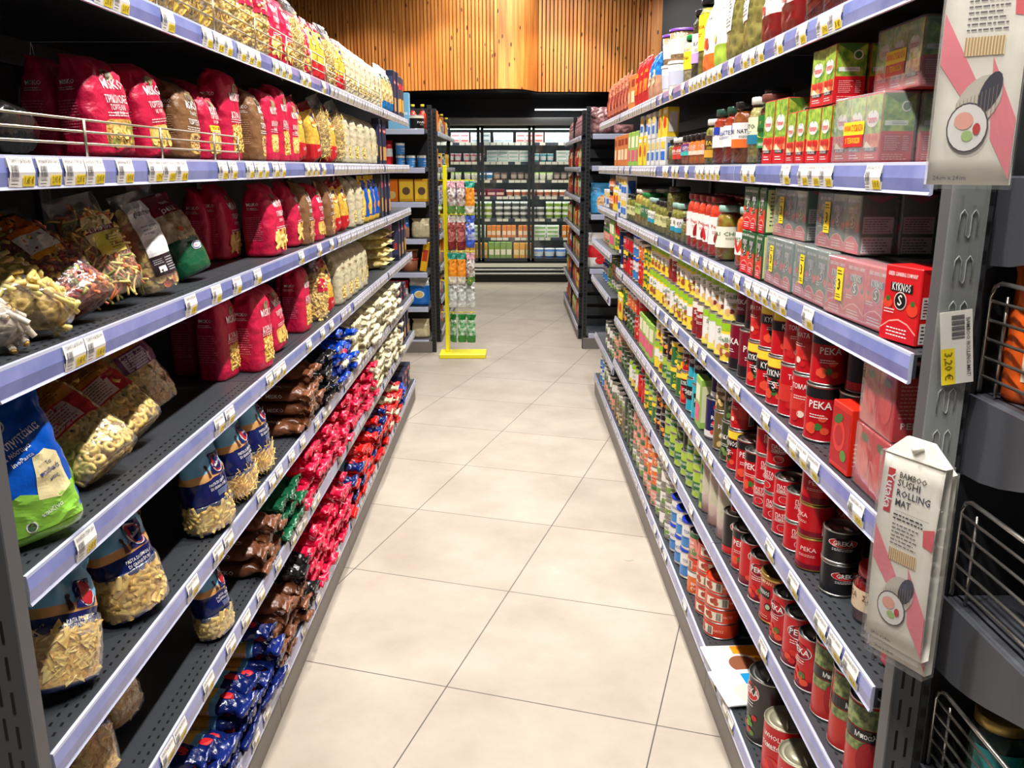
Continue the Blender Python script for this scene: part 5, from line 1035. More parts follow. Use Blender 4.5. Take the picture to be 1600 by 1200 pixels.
# --- RIGHT third shelf
setp(1, 2, 1.225, 'kred', .012, 12, 0, 0, 0, stack='near')
setp(1, 2, 1.20, 'kred', .10, 4, 0, 0, .0, stack='rear lower'); setp(1, 2, 1.205, 'kred', .10, 4, 0, 0, .1085, stack='upper')
setp(1, 2, 1.39, 'kred3', .012, 2); setp(1, 2, 1.385, 'kgrn2', .085, 0, 0, 0, 0, 2, 'rear lower')
y = 1.512
for i in range(2):
    setp(1, 2, y+.097, 'kgrn3', .014, 0, 0, 0, 0, 3, 'lower'); setp(1, 2, y+.097-(.07 if i == 0 else 0), 'kgrn3', .030, 0, 0, 0, .1015, 3, 'upper'); y += .20
seq(1, 2, y+.004, [(['kgrn', 'kgrn'], 3, .004), ('j_bigpep', 1, .01), ('j_bigpep', 1, .02, 1, .04), ('j_chili', 1, .02), ('j_pepper', 5, .006, 2), ('j_caper', 1, .02), (['j_olive2'], 2, .01, 3), (['j_caper', 'j_caper'], 1, .01), ('j_olive', 3, .012, 3), ('j_olive2', 2, .012, 3), ('j_green', 2, .01, 2), ('j_mixed', 2, .01, 2), ('j_olive', 3, .015, 2), (['wbox', 'wbox'], 3, .03), (['ybox', 'wbox'], 2, .03), (['j_small', 'j_small'], 3, .02), ('wbox', 3, .06), ('obox', 2, .04)], 5.4)
# --- RIGHT fourth shelf
seq(1, 3, 1.205, [(['red3', 'red3'], 1, .012, 3), (['red_pum2'], 1, .012), (['peka', 'peka'], 1, .006, 1, .03), (['pekared', 'pekared'], 1, .006), (['toms', 'toms'], 2, .006), (['kyk', 'kyk'], 2, .004), (['kyk', 'toms'], 1, .006), (['wine', 'wine'], 2, .006), (['bean_y', 'bean_w'], 1), (['bean_w', 'bean_w'], 3, 0, 2), (['bean_r', 'bean_w'], 2, 0, 2), (['bean_y', 'bean_y'], 4, 0, 2), (['bean_w', 'bean_r'], 2, 0, 2), (['bean_y', 'bean_y'], 5, 0, 2), (['corn', 'corn'], 2, .01), (['toms', 'orange'], 2, .01), (['bluelid', 'bluelid'], 2, .01), (['pekared', 'paste'], 2, .01), (['kyk', 'paste'], 2, .01), (['navy'], 2, .01), (['corn', 'paste'], 2, .02), (['pbox'], 2, .02), (['sal', 'grey'], 5, .02)], 5.4)
# --- RIGHT fifth shelf
seq(1, 4, 1.30, [('j_redlid', 1, .03, 1, .03), (['greka', 'greka'], 1, .03, 2, .01), (['pasteg', 'pasteg', 'pasteg'], 1, .012, 2), (['paste', 'paste'], 2, .01), (['paste', 'paste', 'paste'], 2, .006), (['pekared'], 2, .01), (['kyk', 'toms'], 1, .03)])
seq(1, 4, 2.14, [(['arak', 'arak'], 1, .02), (['chick', 'chick'], 1, .02), (['navy', 'navy'], 1, .02), (['pbox'], 1, .004), (['heinz', 'heinz'], 2, .012), (['kyk', 'kyk'], 1, .01), (['corn', 'corn'], 2, .012), (['lime', 'black_or'], 2, .012), (['bean_y', 'bean_y'], 2, .012), (['pbox'], 4, .01), (['toms', 'toms'], 2, .012), (['arak', 'orange'], 3, .012), (['black_or', 'corn'], 2, .012), (['ybox'], 2, .02), (['grey', 'sal'], 3, .02), (['lime', 'lime'], 2, .02), (['bluelid', 'bluelid'], 3, .03)], 5.4)
# --- RIGHT sixth shelf
seq(1, 5, 1.20, [('mpo', 1, .004), ('mpo', 2, .01), ('redwhite_can', 3, .008), ('goldlid', 1, .012), (['redwhite_can'], 2, .006), (['pekared'], 1, .01), (['peka', 'peka'], 1, .012), ('wrapcans', 4, .012)], 2.5)
seq(1, 5, 2.36, [(['lime', 'lime'], 3, .02), (['lime', 'arak'], 2, .02), (['lime', 'lime'], 2, .03), (['black_or', 'black_or'], 2, .02), (['corn', 'lime'], 3, .02), (['toms', 'toms'], 2, .02), (['bean_w', 'arak'], 3, .02), (['arak', 'chick'], 3, .03), (['sal', 'sal'], 3, .03), (['grey', 'grey'], 4, .03)], 5.35)
# --- RIGHT bottom shelf
seq(1, 6, 1.26, [('tomato_big', 4, .012), ('bigblack', 1, .02)])
seq(1, 6, 2.20, [(['flat_or']*4, 1, .02), (['flat_or']*5, 1, .02), (['orange', 'flat_or', 'sal'], 1, .02), (['bluelid', 'bluelid'], 3, .03), (['grey', 'grey', 'grey'], 3, .03), (['sal', 'orange', 'orange'], 3, .03), (['grey', 'sal', 'sal'], 3, .03), (['arak', 'arak'], 3, .03), (['chick', 'grey'], 4, .03), (['sal', 'grey'], 5, .03), (['bluelid', 'bluelid'], 5, .04), (['black_or'], 3, .04)], 5.35)
# ------------------------------------------------------------------ wire fences on the left shelves
def fence(label, y0, y1, z, hgt, x, every=.28):
    r_ = empty('wire_fence', label, 'shelf fence', (x, y0, z))
    m = MB(); n = 3
    for k in range(n): m.tube([(0, .0, hgt-k*hgt/3.1), (0, y1-y0, hgt-k*hgt/3.1)], .0019, WIRE, 6)
    m.tube([(0, 0, 0), (0, 0, hgt)], .0019, WIRE, 6); m.tube([(0, y1-y0, 0), (0, y1-y0, hgt)], .0019, WIRE, 6); obj('wire_rail', m, r_)
    k = 1
    while k*every < y1-y0-.05:
        q = MB(); q.tube([(.003, k*every, -.002), (.003, k*every, hgt)], .0022, WIRE, 6); obj('wire_post', q, r_); k += 1
zt = LEV[-1][1]+RH+.001
fence('low brass-coloured wire fence along the left second shelf', 1.02, 2.03, zt, .052, -(XL-.0+.004))
zt0 = LEV[-1][0]+RH+.001
fence('long wire fence on the left top shelf, nearer half', 1.02, 3.03, zt0, .075, -(XL+.004), .3)
fence('long wire fence on the left top shelf, farther half', 3.06, 4.28, zt0, .06, -(XL+.004), .3)
# ------------------------------------------------------------------ near end posts
t = tag(obj('end_post', post_mesh(2.0, .055), None, (-.642, .964, 0)), 'grey slotted steel post at the near end of the left unit', 'shelf post')
# right end unit facing the camera
eu = empty('end_shelving_unit', 'dark grey end shelving unit with wire baskets at the right edge', 'shelving', (0, 0, 0))
obj('slotted_post', post_mesh(1.98, .042), eu, (.559, 1.078, 0))
def teeth(h):
    m = MB(); m.bbox(0, .012, 0, .02, 0, h, C((40, 42, 45), .5), .001); z = .03
    while z < h-.04:
        m.add([(.002, -.0006, z+.003), (.010, -.0006, z+.003), (.010, -.0006, z+.018), (.002, -.0006, z+.018)], [(0, 1, 2, 3)], BLACK); z += .036
    return m
obj('hook_post', teeth(1.98), eu, (.582, 1.082, 0))
m = MB(); m.box(.60, 1.5, 1.092, 1.107, 0, 1.98, BACKM); obj('back_panel', m, eu)
EG = M('end_shelf_grey', (72, 74, 80), .42)
for i, z in enumerate((1.435, 1.16, .87, .60, .33)):
    m = MB(); m.bbox(.6035, 1.45, .70, 1.09, z-.032, z, EG, .003); sh = obj('shelf', m, eu)
    b = MB(); pl = [(1.09, z-.002), (.71, z-.002), (.71, z-.030)]
    for k in range(9): u = k/8; pl.append((.74+.34*u, z-.034-.075*(math.sin(u*PI/2)**2)))
    pl.append((1.09, z-.115)); n = len(pl)
    vs = [(x_, y_, z_) for x_ in (.597, .602) for y_, z_ in pl]
    b.add(vs, [tuple(range(n)), tuple(range(n, 2*n))[::-1]]+[(k, n+k, n+(k+1) % n, (k+1) % n) for k in range(n)], EG); obj('bracket', b, sh)
def basket(z, label, hh=.145, y0=.70, y1=1.085):
    r_ = empty('wire_basket', label, 'wire basket', (.607, y0, z)); W_ = M('bright_wire', (200, 198, 190), .25, .9)
    m = MB(); L_ = y1-y0; rad = .0022
    m.tube([(0, L_, .002), (0, L_, hh-.02), (0, L_-.006, hh-.006), (0, L_-.02, hh), (0, 0, hh)], .003, W_, 8)
    for k in range(1, 6): m.tube([(0, L_, hh*k/6), (0, 0, hh*k/6)], rad, W_, 6)
    m.tube([(.004, L_-.03, .002), (.004, L_-.03, hh-.015)], rad, W_, 6); m.tube([(.004, L_*.35, .002), (.004, L_*.35, hh)], rad, W_, 6); obj('side_grid', m, r_)
    m = MB()
    for k in range(1, 7): m.tube([(0, 0, hh*k/6), (.70, 0, hh*k/6)], rad, W_, 6)
    for k in range(8): m.tube([(.1*k, 0, 0), (.1*k, 0, hh)], rad, W_, 6)
    obj('front_grid', m, r_)
basket(1.1605, 'upper wire basket at the right edge, around the orange bag')
basket(.8705, 'middle empty wire basket at the right edge')
basket(.6005, 'lowest wire basket at the right edge, in front of teal jars', .13)
# products on the end unit
put(soft_bag('snack_bag', 'snack bag', 'orange snack bag with pale text behind the upper wire basket', [(0, 1, M('orange_film', (226, 92, 22), .3, bump=(30, .5, .005)))], Art().rect(-.035, .03, .035, .11, C((226, 214, 190)), 1).lines(-.03, .035, .03, .105, 7, C((90, 80, 60)), 3).rect(-.02, .14, .02, .16, C((110, 70, 100)), 1), .11, .17, .07, 91), (.668, 1.035, 1.1605), (0, 0, -.5), ('right end unit',))
put(soft_bag('snack_bag', 'snack bag', 'deep orange snack bag beside the first behind the upper basket', [(0, 1, MC['orange_film'])], Art().rect(-.035, .03, .035, .11, C((226, 214, 190)), 1), .11, .16, .07, 92), (.79, 1.0, 1.1605), (0, 0, -.6), ('right end unit',))
TEAL = M('teal_paper', (30, 150, 160), .35, var=((60, 170, 150), 40)); tj = jar('teal jar with gold lid and floral dots', content_mat((30, 60, 60), (60, 90, 80), 50), GDL, Art().rect(-.06, .01, .06, .085, TEAL, 0).ell(-.02, .05, .009, .009, C((210, 170, 60)), 1, 12).ell(.02, .03, .008, .010, C((190, 60, 90)), 1, 12).ell(-.035, .03, .006, .008, C((210, 170, 60)), 1, 12), .042, .125)
for x_, y_ in ((.672, 1.03), (.685, .93), (.775, 1.03), (.785, .93)): put(tj, (x_, y_, .601), (0, 0, -.4), ('right end unit',))
# clip strip with embossed hooks, price label, bamboo mat packs
cs = empty('clip_strip', 'clear plastic clip strip hanging in front of the right end post', 'clip strip', (.557, 1.07, 0))
m = MB(); m.box(-.0235, .0235, 0, .0008, 1.02, 1.425, STRIP); obj('strip', m, cs)
EMB = M('embossed_plastic', (150, 152, 146), .2, 0, .7)
m = MB(); z = 1.395
while z > 1.05:
    p = [(-.010, -.001, z-.034), (-.010, -.001, z-.006), (-.006, -.001, z), (-.002, -.001, z-.006), (-.002, -.001, z-.030), (.002, -.001, z-.034), (.004, -.001, z-.030), (.004, -.001, z-.006), (.008, -.001, z), (.012, -.001, z-.006), (.012, -.001, z-.030)]
    m = MB(); m.tube(p, .0009, EMB, 5); obj('hook', m, cs); z -= .056
a = Art().rect(-.02, -.047, .02, .047, C((236, 232, 222)), 0).rect(-.02, -.047, -.003, .0, YELL, 1).text('3,20 €', -.0115, -.023, .014, C((140, 120, 20)), 2, rot=-PI/2, width=.036).text('BAMBOO ROLLING MAT', .014, .0, .007, INKG, 2, rot=-PI/2, width=.075)
m = MB(); m.art(a, lambda x, z, o: (x, -.002-o, z), 1); m.box(-.02, .02, -.002, -.0014, -.047, .047, C((236, 232, 222)))
for k in range(9): m.box(-.006+.0, .010, -.0028, -.0022, .012+k*.0035, .0135+k*.0035+(.001 if k % 2 else 0), INKG)
t = obj('price_label', m, cs, (.003, -.004, 1.225), (0, -.14, 0)); t['label'] = 'tilted white price label with yellow corner'
def sushi_pack(name_lab, P1, P2, ztop, hh, wave=0):
    P1, P2 = Vector(P1), Vector(P2); w_ = (P2-P1).length; ang = math.atan2(P2.y-P1.y, P2.x-P1.x); c_ = (P1+P2)/2
    r_ = empty('bamboo_mat_pack', name_lab, 'bamboo mat pack', (c_.x, c_.y, ztop-hh), ang)
    WP = M('mat_paper', (240, 234, 220), .35, bump=(14, .35, .006)); PK = C((236, 130, 140)); s_ = .085
    f = lambda x, z, o: (x, -.007-.004*math.sin(PI*min(1, max(0, z/hh)))-o-.0015*noise.noise(Vector((x*20, z*14, 3+wave))), z)
    m = MB(); N_ = 10
    def surf(yf):
        return [(x, yf(x, z), z) for j in range(N_+1) for z in (hh*j/N_,) for i in range(7) for x in (-w_/2+w_*i/6,)]
    vf = [f(-w_/2+w_*i/6, hh*j/N_, 0) for j in range(N_+1) for i in range(7)]; vb = [(x, .006, z) for x, y, z in vf]
    q = [(j*7+i, j*7+i+1, (j+1)*7+i+1, (j+1)*7+i) for j in range(N_) for i in range(6)]
    edge = [(j*7, (j+1)*7) for j in range(N_)]
    n0 = len(vf); fs = q+[tuple(n0+k for k in t_[::-1]) for t_ in q]
    for j in range(N_): fs += [((j+1)*7, j*7, n0+j*7, n0+(j+1)*7), (j*7+6, (j+1)*7+6, n0+(j+1)*7+6, n0+j*7+6)]
    for i in range(6): fs += [(i+1, i, n0+i, n0+i+1), (N_*7+i, N_*7+i+1, n0+N_*7+i+1, n0+N_*7+i)]
    m.add(vf+vb, fs, WP, True)
    # folded top tapering to the hook
    top = [(-w_/2, -.008, hh), (w_/2, -.008, hh), (w_/2, .006, hh), (-w_/2, .006, hh), (-w_*.22, -.003, hh+.024), (w_*.22, -.003, hh+.024), (w_*.22, .003, hh+.024), (-w_*.22, .003, hh+.024)]
    m.add(top, [(0, 1, 5, 4), (1, 2, 6, 5), (2, 3, 7, 6), (3, 0, 4, 7), (4, 5, 6, 7)], WP)
    m.tube([(-w_*.06, -.005, hh+.016), (0, -.009, hh+.012), (w_*.1, -.006, hh+.018)], .004, WP, 6)
    a = Art(); k = w_/.085
    a.rect(-.034*k, hh*.70, -.024*k, hh*.925, C((200, 18, 40)), 1).text('Yutaka', -.029*k, hh*.81, .015*k, WHITE, 2, rot=-PI/2, width=.047)
    a.text('BAMBOO', .002*k, hh*.905, .0105*k, C((70, 66, 64)), 2, width=.038*k).text('SUSHI', -.002*k, hh*.865, .0125*k, BLACK, 2, width=.032*k).text('ROLLING', .006*k, hh*.815, .0125*k, BLACK, 2, width=.047*k).text('MAT', -.007*k, hh*.765, .0125*k, BLACK, 2, width=.022*k)
    a.rect(-.016*k, hh*.725, .032*k, hh*.7265, INKG, 2).lines(-.018*k, hh*.675, .026*k, hh*.715, 2, BLACK, 2).lines(-.018*k, hh*.545, .026*k, hh*.665, 6, INKG, 2, th=.28)
    for i in range(13): a.rect((-.018+i*.0031)*k, hh*.465, (-.0163+i*.0031)*k, hh*.53, C((190, 150, 90)), 2).rect((-.0163+i*.0031)*k, hh*.465, (-.0151+i*.0031)*k, hh*.53, C((240, 220, 180)), 2)
    a.poly([(-w_/2+.001, hh*.62), (-.025*k, hh*.52), (.004*k, hh*.34), (-.012*k, hh*.30), (-w_/2+.001, hh*.44)], PK, 1).poly([(.012*k, hh*.46), (w_/2-.001, hh*.24), (w_/2-.001, hh*.02), (.018*k, hh*.17)], PK, 1).poly([(w_/2-.001, hh*.70), (.026*k, hh*.68), (.028*k, hh*.60), (w_/2-.001, hh*.59)], C((226, 90, 100)), 1)
    a.ell(.002*k, hh*.30, .020*k, hh*.105, C((206, 196, 180)), 3, 20, -.5).ell(.013*k, hh*.335, .010*k, hh*.075, C((34, 32, 56)), 4, 16, -.3)
    for i in range(12): a.rect((-.020+i*.0036)*k, hh*.22+i*.0009, (-.0195+i*.0036)*k, hh*.30+i*.0014, C((150, 120, 90)), 5)
    a.ell(-.006*k, hh*.21, .020*k, hh*.085, C((236, 232, 226)), 6, 20).ell(-.006*k, hh*.21, .0215*k, hh*.091, C((60, 50, 60)), 5, 20).ell(-.010*k, hh*.235, .010*k, hh*.032, C((236, 170, 150)), 7, 14, .3).ell(.004*k, hh*.205, .004*k, hh*.022, C((200, 40, 44)), 8, 10).ell(-.005*k, hh*.18, .006*k, hh*.020, C((170, 200, 120)), 7, 12)
    a.text('24cm x 24cm', -w_*.22, hh*.025, .006, INKG, 2, width=.03)
    m.art(a, f, .02); obj('paper_sleeve', m, r_)
    g = MB(); g.box(-w_/2-.0015, w_/2+.0015, -.0145, .008, -.004, hh+.002, film('pack_film', (245, 245, 240), .05, .1, (22, .4, .004))) ; obj('clear_sleeve', g, r_)
sushi_pack('cream and pink bamboo mat pack, frontmost of the lower two', (.470, 1.02), (.508, .945), 1.105, .25)
sushi_pack('cream bamboo mat pack half hidden behind the other lower pack', (.492, 1.055), (.532, .978), 1.085, .27, 5)
sushi_pack('cream and pink bamboo mat pack hanging highest at top right', (.430, .915), (.490, .872), 1.69, .262, 9)
# little bits on the right shelves
t = tag(obj('recipe_leaflet', (lambda m: (m.bbox(-.075, .075, -.10, .10, 0, .006, C((236, 236, 236)), .0015), m.art(Art().rect(-.07, -.02, .07, .085, C((246, 160, 30)), 0).ell(.02, -.01, .05, .045, C((226, 220, 214)), 1, 24).ell(.02, -.01, .04, .036, C((150, 90, 60)), 2, 20), lambda x, z, o: (x, z, .006+o), .2), m)[-1])(MB()), None, (.555+.075, 2.09, LEV[1][6]+RH+.001), (0, 0, -PI/2+.06)), 'orange and white leaflet with a bean bowl on the right bottom shelf', 'leaflet')
t = tag(obj('recipe_leaflet', (lambda m: (m.bbox(-.075, .075, -.10, .10, 0, .006, C((236, 236, 236)), .0015), m.art(Art().rect(-.055, -.02, .072, .085, C((20, 150, 214)), 0).ell(.03, -.03, .04, .035, C((230, 220, 200)), 1, 24), lambda x, z, o: (x, z, .006+o), .2), m)[-1])(MB()), None, (.55+.075, 1.96, LEV[1][6]+RH+.0085), (0, .0, -PI/2+.12)), 'blue and white leaflet overlapping the orange one on the bottom shelf', 'leaflet')
t = empty('wire_divider', 'short bent steel wire divider beside the red-lidded jar', 'wire divider', (.60, 1.215, LEV[1][4]+RH+.001)); m = MB(); m.tube([(-.03, 0, 0), (-.03, 0, .05), (-.024, 0, .058), (.06, 0, .066)], .002, STEEL, 6); m.tube([(.06, 0, .0), (.06, 0, .066)], .002, STEEL, 6); obj('wire', m, t)
put(soft_bag('snack_bag', 'snack bag', 'shiny red crimped bag at the near end of the right fifth shelf', [(0, .1, C((220, 90, 110), .25)), (.1, .9, M('shiny_red_film', (206, 16, 28), .18, bump=(30, .7, .006))), (.9, 1, C((220, 90, 110), .25))], None, .10, .14, .04, 95), (.60, 1.165, LEV[1][4]+RH+.002), (-.08, 0, -PI/2+.3), ('right unit near end',))
# floor button
m = MB(); m.lathe([(.0, .0005), (.016, .0006), (.019, .0003)], C((150, 140, 128)), 16, cap=False); tag(obj('floor_stud', m, None, (.445, 3.02, .0006)), 'small round metal stud set in the floor tile on the right', 'floor stud')

# ------------------------------------------------------------------ far shelving either side
SHF = {}
def end_face(root, side, x0, x1, y, levels, back=BACKM, slat=False):
    for z in levels:
        m = MB(); m.box(x0, x1, y, y+.35, z-.03, z, GREYM); sh = obj('shelf', m, root)
        m = MB(); m.bbox(x0+.005, x1-.005, y-.012, y-.002, z-.042, z-.002, RAILE, .002); obj('price_rail', m, sh)
    m = MB(); m.box(x0, x1, y+.36, y+.38, 0, 1.9, back)
    if slat:
        for k in range(18): m.box(x0, x1, y+.33, y+.36, .12+k*.1, .19+k*.1, M('dark_slat', (44, 48, 52), .5))
    obj('back_panel', m, root)
def side_face(root, s, x, y0, y1, levels):
    for z in levels:
        m = MB(); m.box(min(x, x+s*.4), max(x, x+s*.4), y0, y1, z-.03, z, GREYM); sh = obj('shelf', m, root)
        m = MB(); m.bbox(min(x-s*.01, x), max(x-s*.01, x), y0, y1, z-.042, z-.001, RAILE, .002); obj('price_rail', m, sh)
        yy_ = y0+.05
        while yy_ < y1-.08:
            obj('price_label', TAGF, sh, (x-s*.0115, yy_, z-.041), (0, 0, PI/2 if s < 0 else -PI/2)); yy_ += .12
    m = MB(); m.box(min(x+s*.41, x+s*.43), max(x+s*.41, x+s*.43), y0, y1, 0, 1.9, BACKM); obj('back_panel', m, root)
PM2 = perf_mesh(1.9)
FL = empty('shelving_unit', 'farther shelving unit of groceries on the left beyond the cross aisle', 'shelving')
LV7 = [1.73, 1.445, 1.187, .905, .644, .371, .105]
end_face(FL, -1, -1.45, -.66, 6.80, LV7); side_face(FL, -1, -.60, 7.23, 9.2, LV7)
for y_ in (6.80, 7.22, 8.8): obj('slotted_post', PM2, FL, (-.625, y_, 0))
m = MB(); m.box(-1.45, -.64, 6.78, 6.80, 0, .09, KICKM); obj('kick_plate', m, FL); m = MB(); m.box(-.61, -.60, 7.23, 9.2, 0, .09, KICKM); obj('kick_plate', m, FL)
FR = empty('shelving_unit', 'farther shelving unit of snacks on the right beyond the cross aisle', 'shelving')
end_face(FR, 1, .62, 1.4, 6.95, [1.70, 1.46, 1.085, .656, .13], slat=True); side_face(FR, 1, .57, 7.36, 9.45, [1.70, 1.45, 1.2, .93, .66, .4, .12])
for y_ in (6.95, 7.36, 8.4): obj('slotted_post', PM2, FR, (.592, y_, 0))
m = MB(); m.box(.58, 1.4, 6.93, 6.95, 0, .09, KICKM); obj('kick_plate', m, FR)
m = MB(); m.box(.57, .58, 7.36, 9.45, 0, .09, KICKM); obj('kick_plate', m, FR)
OY = box('cereal_box', 'food box', 'orange and yellow cardboard box', .11, .06, .17, C((240, 170, 30)), Art().rect(-.05, .02, .05, .15, C((250, 206, 60)), 1).ell(0, .08, .03, .03, C((110, 80, 60)), 2, 20))
OR2 = box('cereal_box', 'food box', 'deep orange cardboard box', .09, .06, .17, C((236, 120, 20)), Art().ell(0, .05, .03, .03, C((240, 200, 120)), 2, 20))
SBX = box('coffee_box', 'food box', 'pale blue cardboard box', .16, .08, .26, C((120, 180, 214)), Art().rect(-.07, .1, .07, .12, C((200, 224, 236)), 1))
CFB = soft_bag('coffee_bag', 'coffee bag', 'bright blue and white coffee bag', [(0, .72, C((20, 110, 200), .3)), (.72, 1, C((230, 230, 226), .3))], Art().ell(0, .09, .04, .03, C((230, 226, 214)), 1, 20).ell(0, .09, .03, .022, C((226, 190, 110)), 2, 18), .16, .22, .09, 101)
RDB = soft_bag('coffee_bag', 'coffee bag', 'red and white packet', [(0, .4, RED), (.4, .7, C((230, 226, 220))), (.7, 1, RED)], None, .10, .20, .07, 102)
WBL = can('blue and white tin', LBC, can_lab(.035, .09, WC, None, 'CAFE', WHITE, .5, .016, .04), .035, .09)
BOT = jar('red sauce bottle with yellow cap', REDP, YELL, None, .032, .19, bottle=True, name='sauce_bottle', cat='bottle')
SCR = soft_bag('snack_bag', 'snack bag', 'beige packet of flour', [(0, 1, C((216, 200, 160), .4))], None, .14, .15, .07, 103)
PINKP = soft_bag('snack_pouch', 'pouch', 'pinkish brown crinkled snack pouch', [(0, 1, M('mauve_film', (190, 140, 140), .28, var=((120, 80, 80), 24), bump=(30, .7, .008)))], None, .17, .20, .08, 104, amp=.006)
BBAG = soft_bag('snack_bag', 'snack bag', 'light blue bag with biscuit picture', [(0, 1, C((70, 160, 214), .3))], Art().ell(0, .09, .05, .06, C((226, 180, 130)), 1, 20), .18, .24, .08, 105)
RWB = soft_bag('snack_bag', 'snack bag', 'red and white bag of crackers', [(0, .3, C((230, 226, 222))), (.3, .65, C((206, 30, 40))), (.65, 1, C((230, 226, 222)))], Art().ell(0, .06, .04, .03, C((206, 30, 40)), 1), .19, .28, .08, 106)
TIN = can('round dark tin with white lettering', BKC, can_lab(.07, .10, C((220, 214, 190)), None, 'nuts', WHITE, .5, .03, .08), .07, .10)
TRAY = tub('clear tub of brown biscuits with red lid', C((150, 90, 60)), C((206, 70, 60)), .075, .10); TRAY2 = tub('low clear tub of brown biscuits', C((140, 84, 56)), C((190, 150, 120)), .075, .07)
def fput(k, x, y, z, wh, rz=0): put(k, (x, y, z+.001), (0, 0, rz), wh)
we = ('end of farther left unit',)
fput(SBX, -.86, 6.87, 1.73, we); fput(TIN, -.745, 6.91, 1.73, we); fput(BOT, -.70, 7.05, 1.73, we); fput(BOT, -.775, 7.05, 1.73, we)
fput(WBL, -.86, 6.87, 1.445, we); fput(WBL, -.78, 6.87, 1.445, we); fput(WBL, -.86, 6.87, 1.537, we); fput(WBL, -.70, 6.89, 1.445, we); fput(RDB, -.97, 6.87, 1.445, we)
for i, x_ in enumerate((-.93, -.82, -.70)): fput(OY if i else OR2, x_, 6.87, 1.187, we)
fput(K['bluepack'], -.86, 6.89, .905, we); fput(SCR, -.72, 6.89, .905, we); fput(PINKP, -.95, 6.91, .905, we)
fput(TRAY, -.82, 6.91, .644, we); fput(TRAY2, -.82, 6.91, .746, we); fput(TRAY, -.99, 6.91, .644, we)
fput(CFB, -.74, 6.89, .371, we); fput(RDB, -.88, 6.88, .371, we); fput(RDB, -.99, 6.88, .371, we); fput(SCR, -.74, 6.91, .105, we); fput(SCR, -.90, 6.91, .105, we)
fr = random.Random(5)
for z in LV7:
    y_ = 7.33
    while y_ < 9.0:
        k = fr.choice([K['j_small'], K['pbox'], WBL, K['ybox'], K['j_olive'], K['wbox'], BOT, K['obox'], OR2]); put(k, (-.60-.02-k.d/2, y_, z+.001), (0, 0, PI/2), ('farther left', ORD[LV7.index(z)])); y_ += k.w+fr.uniform(.02, .14)
for z in (1.70, 1.45, 1.2, .93, .66, .4, .12):
    y_ = 7.50
    while y_ < 9.3:
        k = fr.choice([K['redpack'], K['redpack'], K['ybox'], RDB, K['pbox'], K['sauce_pack']] if z < 1.6 else [PINKP]); put(k, (.57+.02+k.d/2, y_, z+.001), (0, 0, -PI/2), ('farther right', ORD[(1.70, 1.45, 1.2, .93, .66, .4, .12).index(z)])); y_ += k.w+fr.uniform(.01, .06)
wf = ('end of farther right unit',)
fput(PINKP, .70, 7.02, 1.70, wf); fput(PINKP, .88, 7.02, 1.70, wf); fput(BBAG, .72, 7.02, 1.085, wf); fput(RWB, .71, 7.02, .656, wf)
# ------------------------------------------------------------------ yellow rack
YM = M('yellow_enamel', (240, 226, 30), .35); ry = empty('display_stand', 'bright yellow metal display stand hung with bags and sachets', 'display stand', (-.505, 6.66, 0))
m = MB(); m.bbox(-.06, .30, -.10, .10, 0, .035, YM, .004); obj('base', m, ry)
m = MB(); m.bbox(-.016, .016, -.012, .012, .035, 1.46, YM, .003); obj('pole', m, ry)
HZ = [1.35, 1.10, .82, .60, .35]
for z in HZ:
    m = MB(); m.tube([(-.05, 0, z), (.22, 0, z)], .004, YM, 6)
    for k in range(3): m.tube([(.05+k*.07, 0, z), (.05+k*.07, -.10, z), (.05+k*.07, -.11, z+.012)], .003, YM, 6)
    obj('hook_bar', m, ry)
HB = [soft_bag('hanging_sachet', 'sachet', d_, [(0, .25, c1), (.25, .8, c2), (.8, 1, c3)], None, .066, h_, .03, 110+i, amp=.005) for i, (d_, c1, c2, c3, h_) in enumerate([
    ('white floral sachet hanging on the yellow stand', C((90, 130, 60)), M('floral_print', (226, 224, 218), .3, var=((150, 120, 110), 50), bump=(40, .7, .006)), C((214, 160, 170)), .24), ('dark red berry bag hanging on the yellow stand', C((120, 30, 36)), M('berry_print', (130, 40, 44), .3, var=((196, 120, 110), 60), bump=(50, .8, .006)), C((206, 196, 186)), .26),
    ('blue and white patterned bag hanging on the yellow stand', C((60, 90, 190)), M('blue_print', (210, 214, 232), .3, var=((50, 80, 190), 45), bump=(40, .7, .006)), C((70, 100, 200)), .24), ('orange and teal packet hanging on the yellow stand', C((214, 206, 196)), C((240, 150, 40)), C((30, 140, 120)), .24),
    ('clear white bag hanging on the yellow stand', C((206, 206, 200)), M('clear_white_print', (226, 226, 222), .3, var=((170, 176, 170), 40), bump=(30, .8, .008)), C((196, 198, 196)), .20), ('leafy green bunch wrapped in film on the yellow stand', C((60, 130, 50)), M('leaf_bunch', (206, 220, 200), .3, var=((60, 140, 60), 40), bump=(40, .7, .006)), C((20, 120, 40)), .22)])]
for zi, ks in ((0, (0, 0, 3)), (1, (1, 1, 2)), (2, (3, 3, 0)), (3, (4, 4, 4)), (4, (5, 5, 5))):
    for k, h_ in enumerate(ks):
        b = HB[h_]; put(b, (-.505+.05+k*.07, 6.66-.055-.012*k, HZ[zi]-b.h-.004), (0, 0, fr.uniform(-.8, .6)), ('row '+ORD[zi]+' from top',))
k = box('wafer_box', 'food box', 'long yellow wafer box leaning against the farther left unit', .05, .05, .23, C((246, 186, 20)), Art().rect(-.02, .08, .02, .17, C((200, 60, 30)), 1)); put(k, (-.705, 6.86, .648), (0, .16, 0), ('farther left unit',))
